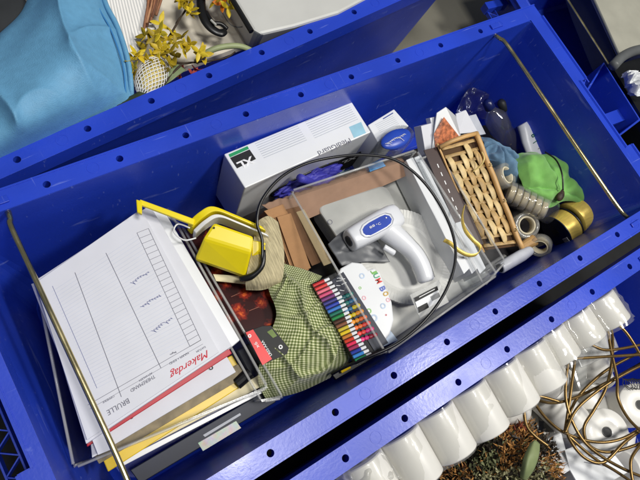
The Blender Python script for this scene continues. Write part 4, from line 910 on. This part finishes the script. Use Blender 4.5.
obj("buckle", MB().tube([at(211, 20, -.008), at(216, 25, -.008)], .0016, 8), SILV, t)
tag(obj("green_hose", MB().tube(spline([at(*p) for p in ((196, 62, -.030), (208, 52, -.016), (222, 47, -.012), (238, 46, -.012), (250, 50, -.018), (260, 58, -.03))], 30), .0038, 12), mat("olive_hose", (150, 160, 116), .5), smooth=True), "pale olive green tube curving below the black strap", "tube")
tag(obj("thin_wire", MB().tube(spline([at(*p) for p in ((222, 12, -.03), (228, 22, -.028), (236, 27, -.028), (248, 26, -.03))], 20), .0007, 6), GREY, smooth=True), "thin grey curved wire beside the white bin", "wire")
t = thing("white_bin", "white plastic bin standing in the crate behind, right of the strap", "bin", at(300, 5, -.2))
bp = [at(230, -8, .004), at(259, 40, .004), at(266, 44, .004), at(300, 36, .004), at(345, 22, .004), at(380, 3, .004), at(400, -30, .004), at(250, -60, .004)]
for q_ in bp[:6]: pass
mb = MB(); cb = sum(bp, V())/8; n_ = len(bp)
bp = [V((q_.x, q_.y+.012, q_.z)) for q_ in bp]
for q_ in bp: q_.y += .004
rings = [bp, [q_+(cb-q_)*.02+V((0, 0, -.004)) for q_ in bp], [cb+(q_-cb)*.70+V((0, .05, -.2)) for q_ in bp]]
for r_ in rings: mb.v += r_
for i in range(2):
    for j in range(n_): mb.f.append([i*n_+j, i*n_+(j+1) % n_, (i+1)*n_+(j+1) % n_, (i+1)*n_+j])
mb.f += [list(range(n_)), [2*n_+j for j in range(n_)]]
obj("body", mb, mat("bin_white", (196, 196, 192), .35, var=.06, scale=14, bump=.2, bscale=60), t, bevel=.006)
obj("dark_edge", MB().tube([bp[7]+V((-.004, -.002, .001)), bp[0]+V((-.004, -.002, .001)), bp[1]+V((-.004, -.002, .001))], .0035, 8), BLACK, t)
t = thing("dark_pan", "round dark grey lid at the far left top corner behind the bag", "lid", at(2, 15, -.02))
obj("disc", MB().lathe(at(-4, 14, -.012), (0, 0, 1), [(.038, 0), (.038, .004), (.034, .005), (.001, .005)], 40), DGREY, t, smooth=True, bevel=.0008)
obj("edge_ring", MB().ring(at(-4, 14, -.010), (0, 0, 1), .037, .0385, .004, 40), GREY, t)
tag(obj("black_cloth", MB().slab([at(-60, -40, -.03), at(40, -40, -.03), at(34, 60, -.03), at(-60, 60, -.03)], .02), mat("black_fabric", (22, 22, 24), .9)), "black fabric under the dark lid in the top left corner", "fabric")

# ================= upper right crate contents
t = thing("grey_box", "large box with a flat grey beige lid in the upper right crate", "box", at(640, 0, -.2))
zc = -.115
obj("lid", MB().slab([at(578, -60, zc), at(588, -12, zc), at(620, 57, zc), at(760, 0, zc), at(700, -90, zc)], .006), mat("lid_grey", (168, 166, 152), .6, var=.08, scale=25, bump=.1, bscale=150), t, bevel=.001)
obj("lid_edge", MB().tube([at(576, -40, zc+.001), at(619.5, 56, zc+.001)], .0022, 8), GREY, t)
obj("box_body", MB().slab([at(574, -50, zc-.008), at(592, 0, zc-.008), at(617, 59, zc-.008), at(760, 5, zc-.008)], .06, (0, 0, -1)), DGREY, t, bevel=.001)
tag(obj("grey_tray", MB().tube(spline([at(*p, -.075) for p in ((613, 66), (622, 57), (634, 51), (650, 48), (670, 45))], 20), .009, 14), mat("tray_grey", (92, 94, 95), .45), smooth=True), "rounded grey plastic rim below the grey beige lid", "tray")
tag(obj("crumpled_foil", patch([[(622, 74, -.10), (630, 70, -.085), (640, 72, -.09)], [(624, 82, -.10), (632, 80, -.08), (642, 84, -.09)], [(630, 96, -.11), (638, 96, -.095), (648, 98, -.1)]], 26, 26, amp=.016, freq=110, seed=6), CARDW, solid=.0006), "crumpled white film scrap beside the bail handle at the right edge", "film")
tag(obj("black_liner", MB().slab([at(612, 66, -.12), at(700, 40, -.12), at(740, 150, -.12), at(650, 130, -.12)], .02), BLACK), "black liner in the upper right crate beside the white scrap", "liner")

# ================= lower crate contents
GP_ = mat("roll_white", (218, 216, 210), .36, var=.04, scale=25, coat=.15, bump=.15, bscale=60)
def roll(name, o, ax, r, L_, parent=None, hole=True):
    o = V(o); ax = V(ax).normalized(); mb = MB()
    mb.lathe(o, ax, [(r*.22, .001), (r*.22, 0), (r*.94, 0), (r, .0015), (r, L_-.0015), (r*.94, L_), (r*.22, L_), (r*.22, .001)], 44)
    q_ = obj(name, mb, GP_, parent, smooth=True, bevel=.0004)
    if hole: obj("core_hole", MB().ring(o+ax*(L_-.0015), ax, r*.17, r*.225, .002, 24), BLACK, q_, smooth=True); obj("core_inner", MB().lathe(o+ax*(L_-.004), ax, [(.0005, 0), (r*.20, 0), (r*.20, .004), (.0005, .004)], 24), BLACKP, q_)
    return q_
t = thing("roll_pack", "long shrink wrapped pack of white paper rolls along the near blue rim", "roll pack", (.3, -.09, -.06))
random.seed(2)
for i in range(6):
    x = .166+.0535*i; roll("roll", (x+.003*random.random(), -.0635, -.0335), (.02*random.uniform(-1, 1), -1, -.05+.03*random.random()), .0262, .057+.003*random.random(), t, hole=False)
mb = MB(); 
for k in range(161):
    x = .140+(.3215)*k/160; ph = ((x-.1392)/.0535) % 1; zc_ = -.0335+.0285*max(.50, math.sqrt(max(0, 1-(2*ph-1)**2)))
    for j in range(9): mb.v.append(V((x, -.0615-.062*j/8, zc_+.0012*noise.noise(V((x*50, j*.8, 1)))-.0007*j)))
for k in range(160):
    for j in range(8): a = k*9+j; mb.f.append([a, a+1, a+10, a+9])
obj("wrap", mb, clear("pack_film", tint=(.97, .97, .96), rough=.10, haze=.10, base=.05), t, smooth=True)
t = thing("roll_pack", "shorter pack of white rolls at the far end of the near blue rim", "roll pack", (.53, -.09, -.06))
for i in range(3): roll("roll", (.478+.052*i, -.0635, -.040), (.03, -1, -.02), .0255, .044, t, hole=False)
mb = MB()
for k in range(81):
    x = .452+(.158)*k/80; ph = ((x-.452)/.052) % 1; zc_ = -.040+.0280*max(.50, math.sqrt(max(0, 1-(2*ph-1)**2)))
    for j in range(9): mb.v.append(V((x+.003*noise.noise(V((x*40, j, 3))), -.0615-.05*j/8, zc_+.002*noise.noise(V((x*60, j*1.1, 1))))))
for k in range(80):
    for j in range(8): a = k*9+j; mb.f.append([a, a+1, a+10, a+9])
obj("wrap", mb, clear("pack_film", tint=(.97, .97, .96), rough=.10, haze=.10, base=.05), t, smooth=True)
tag(obj("white_sheet", MB().slab([(.14, -.07, -.165), (.60, -.07, -.165), (.60, -.385, -.165), (.14, -.385, -.165)], .01), WHITE2, bevel=.001), "white packing sheet under the loose rolls in the lower right crate", "packing sheet")
# loose rolls
def lroll(px, py, z, ax, r, L_, label, hole=True, group=None):
    c = at(px, py, z); a = V(ax).normalized(); q_ = roll("paper_roll", c-a*L_, a, r, L_, None, hole); tag(q_, label, "paper roll", group)
lroll(640, 405, -.075, (-.15, .1, 1), .030, .06, "white paper roll with black core hole, at the right picture edge")
lroll(607, 432, -.070, (-.2, .1, 1), .031, .06, "white paper roll with black core hole, nearest the printed paper")
lroll(620, 470, -.100, (-.9, .5, .5), .028, .06, "white roll lying below the core hole rolls", False)
lroll(560, 388, -.075, (.3, -1, .25), .028, .055, "white wrapped roll under the left bronze wire loops", False)
lroll(596, 385, -.095, (-.6, -.8, .3), .026, .055, "white wrapped roll in the middle of the bronze wire loops", False)
lroll(520, 400, -.085, (.9, -.3, .1), .028, .055, "white roll between the roll pack and the dried flowers", False)
lroll(575, 425, -.095, (.2, -.8, .1), .026, .055, "white roll right of the dried flowers under the wire", False)
random.seed(21)
k = 0
for ix in range(8):
    for iy in range(5):
        x = .20+ix*.058+random.uniform(-.008, .008); y = -.10-iy*.058+random.uniform(-.006, .006)
        if x > .60: continue
        if y < -.31 or x < .19 or (x < .42 and y < -.21): continue
        a = V((random.uniform(-1, 1), random.uniform(-1, 1), random.uniform(-.2, .4))).normalized(); z_ = -.145+random.uniform(-.01, .012)
        q_ = roll("paper_roll", V((x, y, z_))-a*.025, a, .025, .05, None, False); tag(q_, "loose white paper roll in the deeper layer of the lower right crate", "paper roll", "loose white rolls in the deeper layer")
t = thing("clear_case", "greyish clear case under the top of the wire coil", "case", at(595, 350, -.12))
obj("case_body", MB().slab([at(566, 350, -.085), at(606, 334, -.085), at(616, 372, -.085), at(580, 392, -.085)], .05, (0, 0, -1)), mat("case_grey", (168, 168, 164), .2, var=.15, scale=30, coat=.5), t, bevel=.004)
obj("case_lid", MB().slab([at(572, 345, -.07), at(612, 330, -.07), at(620, 350, -.07), at(582, 368, -.07)], .003), CLRM, t, bevel=.001)
t = thing("printed_paper", "white paper with small printed lines under the wire at the lower right", "paper", at(590, 462, -.1))
obj("page", MB().slab([at(560, 452, -.085), at(600, 436, -.085), at(628, 472, -.085), at(585, 496, -.085)], .002), CARDW, t)
for i in range(5): lines("print_line", [((584+i*2.2, 462-i*3.0), (604+i*2.2, 466-i*3.0))], -.085, .0009, INK, t)
tag(obj("white_carton", MB().slab([at(530, 448, -.085), at(562, 432, -.085), at(572, 470, -.085), at(540, 490, -.085)], .05, (0, 0, -1)), CARDW, bevel=.003), "white carton corner between the dried flowers and printed paper", "carton")
tag(obj("spring_coil", MB().tube([at(626, 384, -.07)+V((.0012*i*.6, -.0004*i, 0))+V((0, math.cos(i*1.2)*.009, math.sin(i*1.2)*.009)) for i in range(90)], .0006, 6), mat("spring_dark", (90, 92, 92), .3, metal=.8), smooth=True), "small dark metal spring right of the wire coil", "spring")
# bronze wire
t = thing("wire_coil", "tangled bronze wire coil in the lower right crate", "wire coil", at(595, 400, -.08)); BRZ = mat("bronze_wire", (122, 98, 58), .32, metal=.75, var=.25, scale=50)
W_ = [((546, 324), (575, 321), (610, 318)), ((606, 319), (588, 326), (578, 342), (573, 375), (569, 405), (565, 431)), ((606, 319), (612, 332), (612, 360), (606, 388), (594, 410), (584, 428), (590, 446), (612, 452), (650, 440)), ((606, 319), (622, 328), (634, 344), (646, 366)),
 ((569, 359), (600, 357), (650, 354)), ((531, 398), (552, 403), (574, 398), (600, 386), (640, 364), (660, 352)), ((531, 398), (546, 418), (565, 433), (595, 442), (621, 439), (645, 426)), ((565, 433), (576, 410), (596, 392), (617, 378), (640, 366), (660, 358)),
 ((606, 319), (611, 350), (617, 378), (618, 398), (628, 418), (646, 436)), ((565, 431), (572, 439), (594, 458), (617, 472), (646, 492)), ((650, 424), (625, 442), (604, 462), (585, 458), (570, 440), (566, 425)), ((634, 488), (631, 460), (645, 440)), ((560, 402), (536, 396), (525, 404), (526, 424), (535, 436), (548, 446)),
 ((565, 431), (576, 400), (604, 372), (640, 352)), ((568, 362), (566, 400), (580, 436), (604, 458), (640, 476), (660, 478)), ((560, 360), (580, 342), (606, 350), (640, 345))]
for i, w in enumerate(W_):
    pts = [at(x, y, -.030-.006*((i*3) % 4)-.004*math.sin(j+i)) for j, (x, y) in enumerate(w)]
    obj("wire_loop", MB().tube(spline(pts, 40), .0020, 10), BRZ, t, smooth=True)
# dried flowers
t = thing("dried_flowers", "mound of dried red, ochre and green flowers in the lower right crate", "dried flowers", at(495, 470, -.13)); random.seed(31)
dc = at(484, 484, -.115); CO = (("red_petals", (122, 52, 34)), ("ochre_stems", (170, 120, 62)), ("green_leaves", (104, 108, 74)), ("dark_leaves", (44, 36, 26)), ("pale_leaves", (160, 156, 118)))
clump = [(V((random.uniform(-1, 1), random.uniform(-1, 1), 0)), random.choice((0, 1, 1, 2, 3, 3, 4))) for _ in range(60)]
mbs = [MB() for _ in CO]
for i in range(9000):
    a = random.uniform(0, 6.283); el = math.acos(random.uniform(0, 1)); d = V((math.cos(a)*math.sin(el), math.sin(a)*math.sin(el), math.cos(el)))
    k = min(clump, key=lambda c_: (c_[0].x-d.x)**2+(c_[0].y-d.y)**2)[1]
    if random.random() < .25: k = random.choice((1, 2, 3))
    rr = random.uniform(.84, 1.03)*(1+.16*noise.noise(d*4)); p = dc+V((d.x*.098*rr, d.y*.078*rr, d.z*.085*rr))
    u_ = (d+V((random.uniform(-1, 1), random.uniform(-1, 1), random.uniform(-1, 1)))*.9).normalized(); s_ = u_.orthogonal().normalized(); q4 = Matrix.Rotation(random.uniform(0, 6.28), 3, u_); s_ = q4 @ s_
    L_ = random.uniform(.005, .013)*(1.2 if k == 1 else .8); w = random.uniform(.0006, .0011) if k == 1 else random.uniform(.0010, .0026); bn = s_.cross(u_)*L_*.25
    mbs[k].add([p, p+u_*L_*.5+s_*w+bn, p+u_*L_, p+u_*L_*.5-s_*w+bn], [(0, 1, 2, 3)])
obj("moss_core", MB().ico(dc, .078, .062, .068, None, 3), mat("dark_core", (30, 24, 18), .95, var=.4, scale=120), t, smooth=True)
for (nm, c_), mb in zip(CO, mbs): obj(nm, mb, mat("dried_"+nm, c_, .8, var=.35, scale=150), t)
obj("broad_leaf", patch([[(540, 444, -.018), (535, 440, -.016), (530, 443, -.02)], [(539, 456, -.012), (530, 456, -.008), (524, 456, -.014)], [(534, 470, -.014), (526, 470, -.010), (521, 468, -.018)], [(526, 481, -.022), (523, 480, -.022), (520, 478, -.024)]], 12, 16, amp=.001, freq=90), mat("sage_leaf_pale", (122, 134, 90), .6, var=.1, scale=60), t, smooth=True, solid=.0005)
tag(obj("torn_wrap", patch([[(335, 478, -.03), (350, 465, -.022), (378, 446, -.02)], [(345, 490, -.03), (362, 476, -.012), (388, 458, -.016)], [(352, 500, -.03), (378, 488, -.02), (402, 478, -.02)]], 40, 40, amp=.012, freq=70, seed=3), clear("torn_film", tint=(.85, .85, .84), rough=.12, haze=.25), smooth=True), "torn crinkled clear film at the left end of the long roll pack", "film")
